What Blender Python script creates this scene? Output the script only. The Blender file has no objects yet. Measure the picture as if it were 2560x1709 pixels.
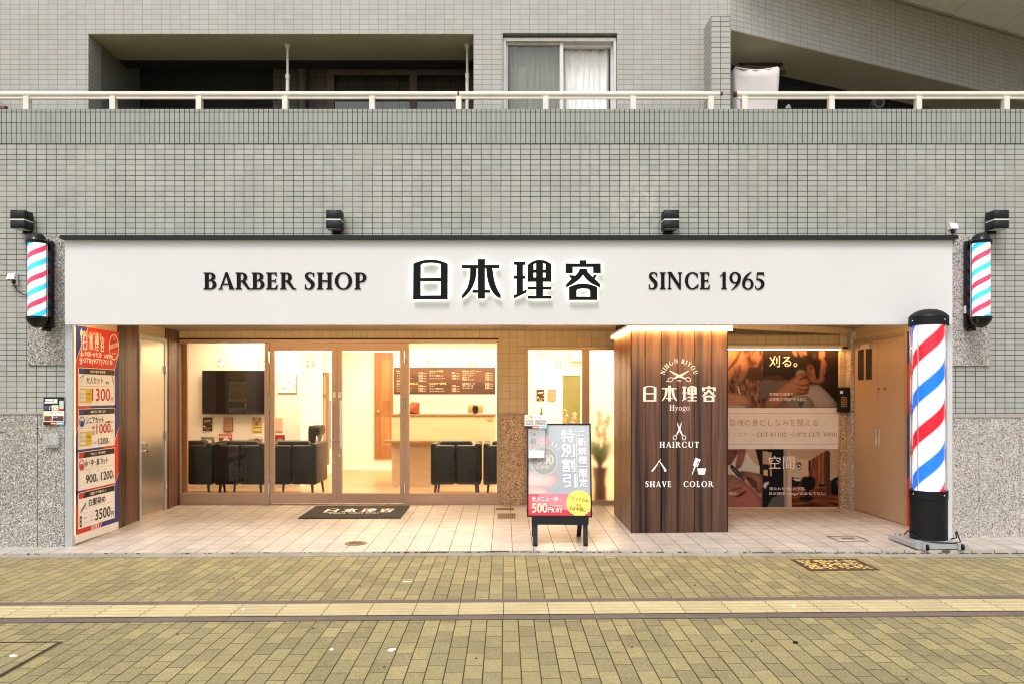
import bpy, bmesh, math, random
import numpy as np
from mathutils import Vector, Matrix
from mathutils.geometry import tessellate_polygon
random.seed(7)
SC = bpy.context.scene
COL = SC.collection

# ------------------------------------------------------------------ camera, world, sun, exposure
F, VX, VY, CH, D0 = 1950.0, 1262.0, 985.0, 1.45, 7.45      # focal in photo pixels, principal point, eye height, metres to the facade
cam = bpy.data.cameras.new('camera'); cam.sensor_width = 36.0; cam.lens = 36.0*F/2560
cam.shift_x = (1280-VX)/2560; cam.shift_y = (VY-854.5)/2560
cam.clip_start = 0.05; cam.clip_end = 500
co = bpy.data.objects.new('camera', cam); COL.objects.link(co)
co.location = (0, -D0, CH); co.rotation_euler = (math.radians(90), 0, 0); SC.camera = co

SUN_EL, SUN_AZ = 58.0, 200.0        # overcast: a wide soft sun behind the photographer
w = bpy.data.worlds.new('World'); SC.world = w; w.use_nodes = True
wn = w.node_tree; bg = wn.nodes['Background']
sky = wn.nodes.new('ShaderNodeTexSky'); sky.sky_type = 'NISHITA'; sky.sun_disc = False
sky.sun_elevation = math.radians(SUN_EL); sky.sun_rotation = math.radians(SUN_AZ)
sky.air_density = 1.0; sky.dust_density = 4.0; sky.ozone_density = 1.0
hs = wn.nodes.new('ShaderNodeHueSaturation'); hs.inputs['Saturation'].default_value = 0.12
wn.links.new(sky.outputs[0], hs.inputs['Color']); wn.links.new(hs.outputs[0], bg.inputs['Color'])
bg.inputs['Strength'].default_value = 0.10
sl = bpy.data.lights.new('sun', 'SUN'); sl.energy = 0.8; sl.angle = math.radians(15); sl.color = (1, .96, .9)
so = bpy.data.objects.new('sun', sl); COL.objects.link(so)
dirv = Vector((math.sin(math.radians(SUN_AZ))*math.cos(math.radians(SUN_EL)), math.cos(math.radians(SUN_AZ))*math.cos(math.radians(SUN_EL)), math.sin(math.radians(SUN_EL))))
so.rotation_euler = (-dirv).to_track_quat('-Z', 'Y').to_euler(); so.location = (0, -5, 12)
SC.view_settings.view_transform = 'Standard'; SC.view_settings.look = 'None'; SC.view_settings.gamma = 1
SC.view_settings.exposure = 1.15
SC.cycles.use_denoising = True; SC.cycles.filter_width = 1.1
SC.cycles.max_bounces = 10; SC.cycles.transparent_max_bounces = 16; SC.cycles.caustics_reflective = False; SC.cycles.caustics_refractive = False
SC.cycles.sample_clamp_indirect = 6

# ------------------------------------------------------------------ helpers
def px(x, y, d): return Vector(((x-VX)*d/F, d-D0, CH-(y-VY)*d/F))
def PX(x, d): return (x-VX)*d/F
def PZ(y, d): return CH-(y-VY)*d/F
def zt(X, Y): return .035+(.008*max(-5.5, X) if X < 0 else .012*min(5.5, X))*(1-max(0, min(2.5, Y))/2.55)+.010*Y      # entrance tiles
def zs(X, Y): return .007*max(-30, min(30, X))+(-.0 if Y < 0 else 0)                            # street

class Fr:
    def __init__(s, O, U, V, N, flip=False):
        s.O, s.U, s.V, s.N, s.flip = Vector(O), Vector(U), Vector(V), Vector(N), flip
    def __call__(s, u, v, n=0): return s.O+s.U*u+s.V*v+s.N*n
def frpx(d): return Fr(px(0, 0, d), (d/F, 0, 0), (0, 0, -d/F), (0, -1, 0), True)

class MB:
    def __init__(s, m=None): s.v = []; s.f = []; s.fm = []; s.m = m; s.sm = set()
    def add(s, pts, faces, m=None, smooth=False):
        b = len(s.v); s.v += [tuple(p) for p in pts]
        for f in faces:
            if smooth: s.sm.add(len(s.f))
            s.f.append([b+i for i in f]); s.fm.append(m or s.m)
        return s
    def box(s, x0, x1, y0, y1, z0, z1, m=None):
        return s.add([(x, y, z) for z in (z0, z1) for y in (y0, y1) for x in (x0, x1)],
                     [(0, 2, 3, 1), (4, 5, 7, 6), (0, 1, 5, 4), (2, 6, 7, 3), (0, 4, 6, 2), (1, 3, 7, 5)], m)
    def rbox(s, x0, x1, y0, y1, z0, z1, r=.02, seg=3, m=None):
        bm = bmesh.new(); bmesh.ops.create_cube(bm, size=1)
        for v in bm.verts: v.co = Vector(((x0+x1)/2+v.co.x*(x1-x0), (y0+y1)/2+v.co.y*(y1-y0), (z0+z1)/2+v.co.z*(z1-z0)))
        bmesh.ops.bevel(bm, geom=bm.edges[:], offset=r, segments=seg, profile=.5, affect='EDGES')
        bm.verts.index_update()
        s.add([v.co for v in bm.verts], [[v.index for v in f.verts] for f in bm.faces], m, True); bm.free(); return s
    def poly(s, fr, loops, n=0, depth=0, m=None):
        """flat (depth 0) or extruded polygon; loops = outer + holes in frame units"""
        if not isinstance(loops[0][0], (tuple, list, Vector)): loops = [loops]
        L = [[Vector((p[0], p[1], 0)) for p in lp] for lp in loops]
        tri = tessellate_polygon(L); flat = [p for lp in L for p in lp]
        s.add([fr(p.x, p.y, n) for p in flat], tri, m)
        if depth:
            k = 0; b = [fr(p.x, p.y, n) for p in flat]; c = [fr(p.x, p.y, n-depth) for p in flat]; N = len(flat); fs = []
            for lp in L:
                for i in range(len(lp)):
                    j = (i+1) % len(lp); fs.append((k+i, k+j, N+k+j, N+k+i))
                k += len(lp)
            s.add(b+c, fs, m)
        return s
    def rect(s, fr, u0, v0, u1, v1, n=0, depth=0, m=None): return s.poly(fr, [(u0, v0), (u1, v0), (u1, v1), (u0, v1)], n, depth, m)
    def tube(s, pts, r, k=10, m=None, cap=True):
        pts = [Vector(p) for p in pts]; rr = r if isinstance(r, (list, tuple)) else [r]*len(pts); ring = []
        for i, p in enumerate(pts):
            t = (pts[min(i+1, len(pts)-1)]-pts[max(i-1, 0)]).normalized()
            a = t.orthogonal().normalized() if i == 0 else (a-t*a.dot(t)).normalized()
            b = t.cross(a); ring += [p+(a*math.cos(2*math.pi*j/k)+b*math.sin(2*math.pi*j/k))*rr[i] for j in range(k)]
        fs = [(i*k+j, i*k+(j+1) % k, (i+1)*k+(j+1) % k, (i+1)*k+j) for i in range(len(pts)-1) for j in range(k)]
        s.add(ring, fs, m, True)
        if cap: s.add(ring[:k], [list(range(k))[::-1]], m); s.add(ring[-k:], [list(range(k))], m)
        return s
    def lathe(s, c, prof, k=40, m=None, sharp=()):
        """profile of (r, z) turned about the vertical through c"""
        ring = [Vector((c[0]+r*math.cos(2*math.pi*j/k), c[1]+r*math.sin(2*math.pi*j/k), c[2]+z)) for r, z in prof for j in range(k)]
        for i in range(len(prof)-1):
            s.add(ring[i*k:(i+2)*k], [(j, (j+1) % k, k+(j+1) % k, k+j) for j in range(k)], m, True)
        return s
    def ball(s, c, r, m=None, seg=12, sc=(1, 1, 1)):
        pts = []; n2 = seg//2
        for i in range(n2+1):
            a = math.pi*i/n2
            for j in range(seg): pts.append((c[0]+sc[0]*r*math.sin(a)*math.cos(2*math.pi*j/seg), c[1]+sc[1]*r*math.sin(a)*math.sin(2*math.pi*j/seg), c[2]+sc[2]*r*math.cos(a)))
        return s.add(pts, [(i*seg+j, i*seg+(j+1) % seg, (i+1)*seg+(j+1) % seg, (i+1)*seg+j) for i in range(n2) for j in range(seg)], m, True)
    def build(s, name, parent=None, kind=None, origin=None):
        me = bpy.data.meshes.new(name); ms = []
        for q in s.fm:
            if q not in ms: ms.append(q)
        me.from_pydata([(Vector(p)-Vector(origin)) for p in s.v] if origin else s.v, [], s.f)
        for q in ms: me.materials.append(q)
        me.polygons.foreach_set('material_index', [ms.index(q) for q in s.fm])
        me.polygons.foreach_set('use_smooth', [i in s.sm for i in range(len(s.f))])
        me.update(); bm = bmesh.new(); bm.from_mesh(me); bmesh.ops.recalc_face_normals(bm, faces=bm.faces) if not getattr(s, 'flat', False) else None; bm.to_mesh(me); bm.free()
        o = bpy.data.objects.new(name, me); COL.objects.link(o)
        if origin: o.location = origin
        if parent:
            o.parent = parent; o.matrix_parent_inverse = parent.matrix_basis.inverted()   # parts are built in world coordinates
        if kind: o['kind'] = kind
        return o
def root(name, loc, label, cat, group=None):
    o = bpy.data.objects.new(name, None); o.empty_display_size = .1; COL.objects.link(o); o.location = loc
    return tag(o, label, cat, group)
def tag(o, label, cat, group=None):
    o['label'] = label; o['category'] = cat
    if group: o['group'] = group
    return o
def copy_tree(o, off, parent=None):
    c = o.copy(); COL.objects.link(c)
    if parent: c.parent = parent; c.matrix_parent_inverse = o.matrix_parent_inverse.copy()
    else: c.location = o.location+Vector(off)
    for ch in list(o.children): copy_tree(ch, off, c)
    return c

def cr(pts, n=6, closed=False):
    """Catmull-Rom through 2D points"""
    P = [Vector(p) for p in pts]; N = len(P); out = []
    for i in range(N if closed else N-1):
        g = (lambda k: P[k % N]) if closed else (lambda k: P[max(0, min(N-1, k))])
        a, b, c, d = g(i-1), g(i), g(i+1), g(i+2)
        for j in range(n):
            t = j/n; out.append(.5*((2*b)+(c-a)*t+(2*a-5*b+4*c-d)*t*t+(3*b-a-3*c+d)*t**3))
    if not closed: out.append(P[-1])
    return out
def blob(pts, n=5): return [tuple(p[:2]) for p in cr(pts, n, True)]
def ribbon(pts, ws, n=6):
    q = cr([(p[0], p[1], w_) for p, w_ in zip(pts, ws)], n); l = []; r = []
    for i, p in enumerate(q):
        a, b = q[max(0, i-1)], q[min(len(q)-1, i+1)]; t = Vector((b.x-a.x, b.y-a.y)); t.normalize(); nn = Vector((-t.y, t.x))*p.z/2
        l.append((p.x+nn.x, p.y+nn.y)); r.append((p.x-nn.x, p.y-nn.y))
    return l+r[::-1]
def arc(cx, cy, rx, ry, a0, a1, k=20): return [(cx+rx*math.cos(math.radians(a0+(a1-a0)*i/k)), cy+ry*math.sin(math.radians(a0+(a1-a0)*i/k))) for i in range(k+1)]

_tc = {}
def text_geo(s, bold=0.0):
    if (s, bold) in _tc: return _tc[(s, bold)]
    c = bpy.data.curves.new('t', 'FONT'); c.body = s; c.resolution_u = 3; c.offset = bold
    o = bpy.data.objects.new('t', c); COL.objects.link(o); bpy.context.view_layer.update()
    me = bpy.data.meshes.new_from_object(o.evaluated_get(bpy.context.evaluated_depsgraph_get()))
    vs = [(v.co.x, v.co.y) for v in me.vertices]; fs = [list(p.vertices) for p in me.polygons]
    bpy.data.objects.remove(o); bpy.data.curves.remove(c); bpy.data.meshes.remove(me)
    x0 = min(v[0] for v in vs); x1 = max(v[0] for v in vs); y0 = min(v[1] for v in vs); y1 = max(v[1] for v in vs)
    _tc[(s, bold)] = ([(a-x0, b-y0) for a, b in vs], fs, x1-x0, y1-y0); return _tc[(s, bold)]
def txt(mb, s, fr, u, v, h=None, w=None, m=None, n=.0006, bold=0.0, al='l', rot=0, fat=0.):
    if fat:
        k = fat*(h or w*.2)
        for i, (a_, b_) in enumerate(((k, 0), (-k, 0), (0, k), (0, -k))): txt(mb, s, fr, u+a_, v+b_, h, w, m, n-.00006*(i+1), bold, al, rot)
    """lettering lying on the frame plane; (u, v) is the lower left (or centre, right) of its ink"""
    vs, fs, W, H = text_geo(s, bold)
    sy = h/H if h else w/W; sx = w/W if w else sy
    ox = {'l': 0, 'c': -W*sx/2, 'r': -W*sx}[al]; q = -1 if fr.flip else 1; c, sn = math.cos(rot), math.sin(rot)
    pts = []
    for a, b in vs:
        X, Y = a*sx+ox, b*sy; pts.append(fr(u+c*X-sn*Y, v+q*(sn*X+c*Y), n))
    mb.add(pts, fs, m)

# --- a bold roman capital alphabet drawn as strokes (cap height 1)
T = .2
def S_(x, t=T, top=1, bot=1, y0=0, y1=1, o=.075):
    out = [[(x, y0), (x+t, y0), (x+t, y1), (x, y1)]]
    if bot: out.append([(x-o, y0), (x+t+o, y0), (x+t+o, y0+.035), (x+t, y0+.09), (x, y0+.09), (x-o, y0+.035)])
    if top: out.append([(x-o, y1), (x-o, y1-.035), (x, y1-.09), (x+t, y1-.09), (x+t+o, y1-.035), (x+t+o, y1)])
    return out
def R_(cx, cy, rx, ry, tx, ty, a0, a1, k=24):
    return [arc(cx, cy, rx, ry, a0, a1, k)+arc(cx, cy, rx-tx, ry-ty, a1, a0, k)]
def Q(*a): return [list(a)]
def rc(x0, y0, x1, y1): return Q((x0, y0), (x1, y0), (x1, y1), (x0, y1))
def ser(x, y, w_=.22, h=.045): return rc(x-w_/2, y, x+w_/2, y+h)
def RB(*a): return [ribbon(*a)]
G = {}
G['I'] = (.36, S_(.08))
G['H'] = (.86, S_(.08)+S_(.58)+rc(.28, .46, .58, .54))
G['B'] = (.72, S_(.08)+rc(.28, .93, .36, 1)+rc(.28, .5, .36, .57)+rc(.28, 0, .38, .07)+R_(.36, .765, .27, .235, .19, .07, -90, 90)+R_(.38, .285, .31, .285, .2, .07, -90, 90))
G['P'] = (.66, S_(.08)+rc(.28, .93, .34, 1)+rc(.28, .42, .34, .49)+R_(.34, .71, .31, .29, .19, .07, -90, 90))
G['R'] = (.80, S_(.08)+rc(.28, .93, .34, 1)+rc(.28, .46, .36, .53)+R_(.34, .73, .29, .27, .19, .07, -90, 90)+Q((.32, .48), (.52, .5), (.74, .10), (.86, .05), (.86, 0), (.66, 0)))
G['A'] = (.86, Q((.40, 1.02), (.48, 1.02), (.45, .85), (.17, .03), (.09, .03))+Q((.38, 1.02), (.50, 1.02), (.83, .03), (.61, .03))+rc(.24, .27, .6, .34)+ser(.13, 0, .25)+ser(.72, 0, .3))
G['E'] = (.68, S_(.08)+rc(.28, .93, .56, 1)+rc(.28, .47, .50, .54)+rc(.28, 0, .58, .07)+Q((.46, .94), (.56, .94), (.56, .76), (.52, .76))+Q((.44, .52), (.5, .49), (.52, .62), (.48, .62))+Q((.44, .49), (.5, .52), (.52, .39), (.48, .39))+Q((.46, .06), (.58, .06), (.61, .26), (.57, .26)))
G['F'] = (.64, S_(.08)+rc(.28, .93, .56, 1)+rc(.28, .47, .50, .54)+Q((.46, .94), (.56, .94), (.56, .76), (.52, .76))+Q((.44, .52), (.5, .49), (.52, .62), (.48, .62))+Q((.44, .49), (.5, .52), (.52, .39), (.48, .39)))
G['L'] = (.64, S_(.08)+rc(.28, 0, .54, .07)+Q((.42, .06), (.54, .06), (.58, .28), (.54, .28)))
G['T'] = (.72, S_(.26, top=0)+rc(.04, .93, .68, 1)+Q((.04, .94), (.16, .94), (.08, .74), (.04, .74))+Q((.56, .94), (.68, .94), (.68, .74), (.64, .74)))
G['O'] = (1.02, R_(.5, .5, .46, .52, .19, .075, 0, 360, 40))
G['C'] = (.86, R_(.5, .5, .45, .52, .19, .075, 48, 312, 34)+Q((.70, .86), (.79, .9), (.82, .97), (.82, .66), (.78, .66))+Q((.70, .14), (.79, .09), (.84, .08), (.86, .30), (.81, .30)))
G['S'] = (.62, RB([(.50, .84), (.42, .955), (.30, .98), (.15, .90), (.14, .74), (.24, .60), (.38, .46), (.47, .30), (.40, .09), (.26, .02), (.13, .06), (.06, .19)], [.05, .07, .08, .12, .18, .2, .21, .2, .14, .08, .06, .05])+Q((.46, .92), (.54, 1), (.54, .72), (.50, .72))+Q((.05, .30), (.09, .30), (.14, .06), (.05, -.01)))
G['N'] = (.94, S_(.10, .1, o=.07)+S_(.72, .1, bot=0, o=.08)+Q((.06, 1.02), (.26, 1.02), (.82, .16), (.82, -.02), (.74, -.02), (.14, .88)))
G['U'] = (.88, S_(.09, bot=0, y0=.3)+S_(.66, .11, bot=0, y0=.3)+[arc(.43, .31, .34, .33, 180, 360, 20)+arc(.475, .31, .185, .25, 360, 180, 20)])
G['V'] = (.84, Q((.06, .97), (.28, .97), (.47, .25), (.46, -.02), (.40, -.02))+Q((.66, .97), (.76, .97), (.47, -.02), (.40, -.02), (.42, .2))+ser(.17, .955, .30)+ser(.71, .955, .26))
G['Y'] = (.82, Q((.05, .97), (.27, .97), (.48, .48), (.48, .40), (.32, .40))+Q((.64, .97), (.74, .97), (.48, .42), (.40, .46))+S_(.31, top=0, y1=.5)+ser(.16, .955, .30)+ser(.69, .955, .26))
G[' '] = (.36, [])
G['1'] = (.50, S_(.17, .19, top=0, y1=1.0)+Q((.36, 1.04), (.36, .95), (.17, .84), (.0, .74), (.02, .79), (.30, 1.02)))
G['9'] = (.68, R_(.34, .68, .33, .345, .16, .08, 40, 320, 30)+RB([(.56, .9), (.60, .70), (.54, .40), (.36, .14), (.14, -.04)], [.12, .18, .17, .11, .04])+RB([(.34, .365), (.48, .40)], [.08, .03]))
G['6'] = (.70, R_(.36, .30, .33, .335, .16, .08, -140, 140, 30)+RB([(.12, .10), (.10, .34), (.18, .62), (.36, .86), (.56, 1.03)], [.12, .18, .17, .11, .04])+RB([(.36, .595), (.22, .56)], [.08, .03]))
G['5'] = (.62, rc(.12, .86, .54, 1)+Q((.12, 1), (.17, .9), (.14, .56), (.08, .56))+RB([(.10, .59), (.28, .56), (.44, .42), (.46, .24), (.34, .06), (.18, 0), (.06, .06), (.03, .2)], [.07, .13, .18, .19, .13, .07, .06, .05])+Q((.50, .9), (.54, .9), (.54, .78), (.50, .78)))
G['0'] = (.7, R_(.34, .5, .32, .52, .17, .07, 0, 360, 36))
G['o'] = (.60, R_(.28, .33, .27, .35, .1, .06, 0, 360, 30))
G['y'] = (.60, Q((.06, .66), (.18, .66), (.34, .16), (.27, .04))+Q((.46, .66), (.54, .66), (.30, .02), (.14, -.30), (.02, -.30), (.02, -.22), (.12, -.22), (.24, .02))+ser(.11, .63, .24)+ser(.5, .63, .2))
G['g'] = (.58, R_(.26, .42, .22, .26, .09, .06, 0, 360, 28)+R_(.27, -.12, .25, .17, .07, .06, 0, 360, 28)+RB([(.12, .22), (.07, .12), (.16, .05), (.36, .04)], [.05, .07, .08, .08])+RB([(.40, .60), (.50, .67), (.58, .66)], [.06, .06, .07]))
def serif(mb, s, fr, u, v, h, m=None, n=0, depth=0, w=None, al='l', sp=.06, fat=0):
    W = sum(G[c][0]+sp for c in s)-sp; sx = w/W if w else h; q = -1 if fr.flip else 1
    x = u-{'l': 0, 'c': W*sx/2, 'r': W*sx}[al]; k = 0
    for c in s:
        for pl in G[c][1]:
            mb.poly(fr, [(x+a*sx, v+q*b*h) for a, b in pl], n+.00025*(k % 7), depth, m); k += 1
        x += (G[c][0]+sp)*sx

# --- the four characters of the shop sign, traced in a 1300 x 280 box (y down)
def _bez(a, c, b, k=10): return [((1-t)**2*a[0]+2*t*(1-t)*c[0]+t*t*b[0], (1-t)**2*a[1]+2*t*(1-t)*c[1]+t*t*b[1]) for t in [i/k for i in range(k+1)]]
KAN = [
 [[*_bez((500, 271), (615, 216), (731, 271)), (730, 513), (498, 513)], [(549, 280), *_bez((549, 272), (615, 254), (684, 272))[1:], (684, 367), (549, 369)], [(548, 390), (684, 390), (684, 487), (548, 488)]],
 [[(933, 240), (981, 240), (981, 280), (1078, 280), (1078, 301), (1031, 301), *_bez((1034, 320), (1045, 430), (1087, 483)), (1086, 508), *_bez((1060, 495), (995, 440), (988, 301)), (981, 301), (981, 450), (1015, 450), (1015, 468), (981, 468), (981, 508), (933, 508), (933, 468), (897, 468), (897, 450), (933, 450), (933, 301), (926, 301), *_bez((922, 350), (905, 455), (826, 509)), (826, 488), *_bez((860, 440), (884, 380), (881, 301)), (826, 301), (826, 280), (933, 280)]],
 [[(1175, 258), (1253, 258), (1253, 278), (1236, 280), (1236, 352), (1253, 352), (1253, 373), (1236, 373), (1236, 458), (1260, 445), (1260, 466), (1175, 508), (1175, 486), (1193, 478), (1193, 373), (1175, 373), (1175, 352), (1193, 352), (1193, 278), (1175, 276)],
  ],
 [[*_bez((1267, 280), (1345, 212), (1427, 275)), (1427, 393), (1371, 393), (1371, 428), (1427, 428), (1427, 446), (1371, 446), (1371, 490), (1427, 490), (1427, 508), (1268, 508), (1268, 490), (1324, 490), (1324, 446), (1268, 446), (1268, 428), (1324, 428), (1324, 393), (1267, 393)], [(1308, 275), (1324, 266), (1324, 312), (1308, 312)], [(1371, 266), (1387, 272), (1387, 312), (1371, 312)], [(1308, 332), (1324, 332), (1324, 364), (1308, 364)], [(1371, 332), (1387, 332), (1387, 364), (1371, 364)]],
 [[(1522, 270), (1617, 270), (1617, 248), (1662, 248), (1662, 270), (1758, 270), (1758, 335), (1708, 333), (1708, 292), (1570, 292), (1570, 335), (1522, 335)]],
 [[(1617, 305), (1662, 305), *_bez((1668, 325), (1690, 350), (1704, 362))[1:], (1712, 348), (1733, 348), (1718, 374), (1755, 412), (1755, 433), *_bez((1715, 414), (1670, 392), (1640, 345)), *_bez((1640, 345), (1612, 392), (1526, 433)), (1526, 412), (1562, 374), (1545, 350), (1574, 350), (1582, 356), *_bez((1582, 356), (1612, 332), (1617, 305))[:-1]]],
 [[*_bez((1546, 430), (1640, 384), (1735, 430)), (1735, 517), (1546, 517)], [(1596, 456), *_bez((1604, 444), (1640, 434), (1680, 444)), (1688, 456), (1688, 495), (1596, 495)]],
]
def kanji(mb, fr, u, v, w_, h, m, n=0, depth=0, inset=0, parts=None):
    """draw the four sign characters in a box whose lower left is (u, v)"""
    q = -1 if fr.flip else 1
    for i, loops in enumerate(KAN):
        if parts is not None and i not in parts: continue
        mb.poly(fr, [[(u+(a-498)/1262*w_, v+q*(517-b)/277*h) for a, b in lp] for lp in loops], n+.0003*(i % 3), depth, m)

# ------------------------------------------------------------------ materials
class NT:
    def __init__(s, name):
        s.mat = bpy.data.materials.new(name); s.mat.use_nodes = True; s.t = s.mat.node_tree; s.b = s.t.nodes['Principled BSDF']; s.out = s.t.nodes['Material Output']
    def n(s, ty, **k):
        o = s.t.nodes.new(ty)
        for a, b in k.items(): setattr(o, a, b)
        return o
    def L(s, a, b): s.t.links.new(a, b)
    def set(s, sock, v):
        if hasattr(v, 'is_output'): s.L(v, sock)
        else: sock.default_value = v
    def M(s, op, a, b=0.0, c=0.0):
        o = s.n('ShaderNodeMath', operation=op); s.set(o.inputs[0], a); s.set(o.inputs[1], b); s.set(o.inputs[2], c); return o.outputs[0]
    def mix(s, f, a, b, bt='MIX'):
        o = s.n('ShaderNodeMix', data_type='RGBA', blend_type=bt); s.set(o.inputs[0], f); s.set(o.inputs[6], c4(a)); s.set(o.inputs[7], c4(b)); return o.outputs[2]
    def xyz(s):
        if not hasattr(s, '_x'):
            tc = s.n('ShaderNodeTexCoord'); s.co = tc.outputs['Object']; q = s.n('ShaderNodeSeparateXYZ'); s.L(s.co, q.inputs[0]); s._x = q.outputs
        return s._x
    def noise(s, scale, det=3, rough=.6, vec=None, sc=None):
        s.xyz(); o = s.n('ShaderNodeTexNoise'); o.inputs['Scale'].default_value = scale; o.inputs['Detail'].default_value = det; o.inputs['Roughness'].default_value = rough
        v = vec or s.co
        if sc: mp = s.n('ShaderNodeMapping'); mp.inputs['Scale'].default_value = sc; s.L(v, mp.inputs[0]); v = mp.outputs[0]
        s.L(v, o.inputs['Vector']); return o.outputs[0]
    def ramp(s, f, lo, hi, a=0., b=1.):
        o = s.n('ShaderNodeMapRange'); s.set(o.inputs[0], f); o.inputs[1].default_value = lo; o.inputs[2].default_value = hi; o.inputs[3].default_value = a; o.inputs[4].default_value = b; return o.outputs[0]
    def white(s, a, b):
        c = s.n('ShaderNodeCombineXYZ'); s.set(c.inputs[0], a); s.set(c.inputs[1], b); o = s.n('ShaderNodeTexWhiteNoise', noise_dimensions='3D'); s.L(c.outputs[0], o.inputs[0]); return o.outputs[0]
    def bump(s, h, st=.3, dist=.01):
        o = s.n('ShaderNodeBump'); o.inputs['Strength'].default_value = st; o.inputs['Distance'].default_value = dist; s.L(h, o.inputs['Height']); s.L(o.outputs[0], s.b.inputs['Normal'])
    def scale(s, col, f): return s.mix(1.0, col, s.grey(f), 'MULTIPLY')
    def grey(s, f):
        c = s.n('ShaderNodeCombineColor'); [s.L(f, c.inputs[i]) for i in range(3)]; return c.outputs[0]
    def fin(s, col, rough=.5, metal=0., spec=.5):
        s.set(s.b.inputs['Base Color'], c4(col)); s.set(s.b.inputs['Roughness'], rough); s.b.inputs['Metallic'].default_value = metal; s.b.inputs['Specular IOR Level'].default_value = spec; return s.mat
def c4(c):
    if isinstance(c, tuple) and len(c) == 3: return (*c, 1.)
    return c
def mat(name, col, rough=.5, metal=0., spec=.5, var=.12, vs=6., bump=0., bs=120.):
    t = NT(name); f = t.ramp(t.noise(vs, 4), .25, .75, 1-var, 1+var); g = t.noise(bs, 2)
    if bump: t.bump(g, bump, .002)
    return t.fin(t.scale(c4(col), f), t.ramp(g, .3, .7, max(0, rough-.06), min(1, rough+.06)), metal, spec)
def flat(name, col, rough=.55, spec=.3):
    t = NT(name); return t.fin(t.scale(c4(col), t.ramp(t.noise(9, 3), .3, .7, .96, 1.04)), rough, 0, spec)
def emis(name, col, st):
    t = NT(name); t.b.inputs['Emission Color'].default_value = c4(col); t.b.inputs['Emission Strength'].default_value = st; return t.fin((.8, .8, .8), .4)
def glass(name, tint=(1, 1, 1), rough=0.0, gain=1.0, milky=0.):
    t = NT(name); tr = t.n('ShaderNodeBsdfTransparent'); tr.inputs[0].default_value = c4(tint); gl = t.n('ShaderNodeBsdfGlossy'); gl.inputs['Roughness'].default_value = rough
    fr = t.n('ShaderNodeFresnel'); gm = t.n('ShaderNodeNewGeometry'); t.L(t.ramp(gm.outputs['Backfacing'], 0, 1, 1.5, 1/1.5), fr.inputs[0]); mx = t.n('ShaderNodeMixShader'); t.L(t.M('MULTIPLY', fr.outputs[0], gain), mx.inputs[0]); t.L(tr.outputs[0], mx.inputs[1]); t.L(gl.outputs[0], mx.inputs[2]); t.L(mx.outputs[0], t.out.inputs[0])
    if milky:
        df = t.n('ShaderNodeBsdfDiffuse'); df.inputs[0].default_value = (.85, .86, .88, 1); m2 = t.n('ShaderNodeMixShader'); m2.inputs[0].default_value = milky; t.L(mx.outputs[0], m2.inputs[1]); t.L(df.outputs[0], m2.inputs[2]); t.L(m2.outputs[0], t.out.inputs[0])
    return t.mat
def tiles(name, col, pu, pv, ou, ov, gu, gv, axes='XZ', su=1., half=False, var=.08, grout=(.05, .045, .035), grout2=(.22, .19, .15), patch=.5, col2=None, rough=.45, bst=.4, speck=0., gscale=1.1, spec=.4, dirt=.0, stain=None):
    """a tiled surface: pitch, origin and joint width along two axes; per-tile tone, worn joints, grain"""
    t = NT(name); X = t.xyz(); ix = {'X': 0, 'Y': 1, 'Z': 2}
    u = t.M('DIVIDE', t.M('SUBTRACT', t.M('MULTIPLY', X[ix[axes[0]]], su), ou), pu); iu = t.M('FLOOR', u)
    v = t.M('DIVIDE', t.M('SUBTRACT', X[ix[axes[1]]], ov), pv)
    if half: v = t.M('ADD', v, t.M('MULTIPLY', t.M('FLOORED_MODULO', iu, 2.), .5))
    iv = t.M('FLOOR', v); fu = t.M('SUBTRACT', u, iu); fv = t.M('SUBTRACT', v, iv)
    def edge(f, p, g):
        d = t.M('MULTIPLY', t.M('MINIMUM', f, t.M('SUBTRACT', 1., f)), p); return t.ramp(d, g*.42, g*.62, 1., 0.)
    m = t.M('MAXIMUM', edge(fu, pu, gu), edge(fv, pv, gv))
    r = t.white(iu, iv); n1 = t.noise(1.3, 3); n2 = t.noise(90, 3)
    base = c4(col)
    if col2: base = t.mix(t.ramp(r, .42, .58), col, col2)
    f = t.M('ADD', t.ramp(t.white(iv, t.M('ADD', iu, 37.)), 0, 1, 1-var, 1+var), t.ramp(n2, .3, .7, -.05-speck, .05+speck))
    f = t.M('MULTIPLY', f, t.ramp(n1, .3, .7, .95, 1.05))
    if dirt: f = t.M('MULTIPLY', f, t.ramp(t.noise(3.2, 5, .7, sc=(1, 1, .25)), .35, .62, 1-dirt, 1.))
    tile = t.scale(base, f)
    if stain:      # lime bloom: a pale patch with a ragged outline
        dd = t.M('SQRT', t.M('ADD', t.M('POWER', t.M('SUBTRACT', X[0], stain[0]), 2.), t.M('POWER', t.M('SUBTRACT', X[2], stain[1]), 2.)))
        tile = t.mix(t.M('MULTIPLY', t.ramp(dd, stain[2], stain[2]*.3, 0., .55), t.ramp(t.noise(9, 5, .7), .46, .62)), tile, (.62, .60, .54))
    g = t.mix(t.ramp(t.noise(gscale, 3), patch-.1, patch+.12), grout, grout2)
    t.bump(t.M('SUBTRACT', t.M('MULTIPLY', n2, .35), m), bst, .004)
    return t.fin(t.mix(m, tile, g), t.ramp(m, 0, 1, rough, .9), 0, spec)
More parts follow.
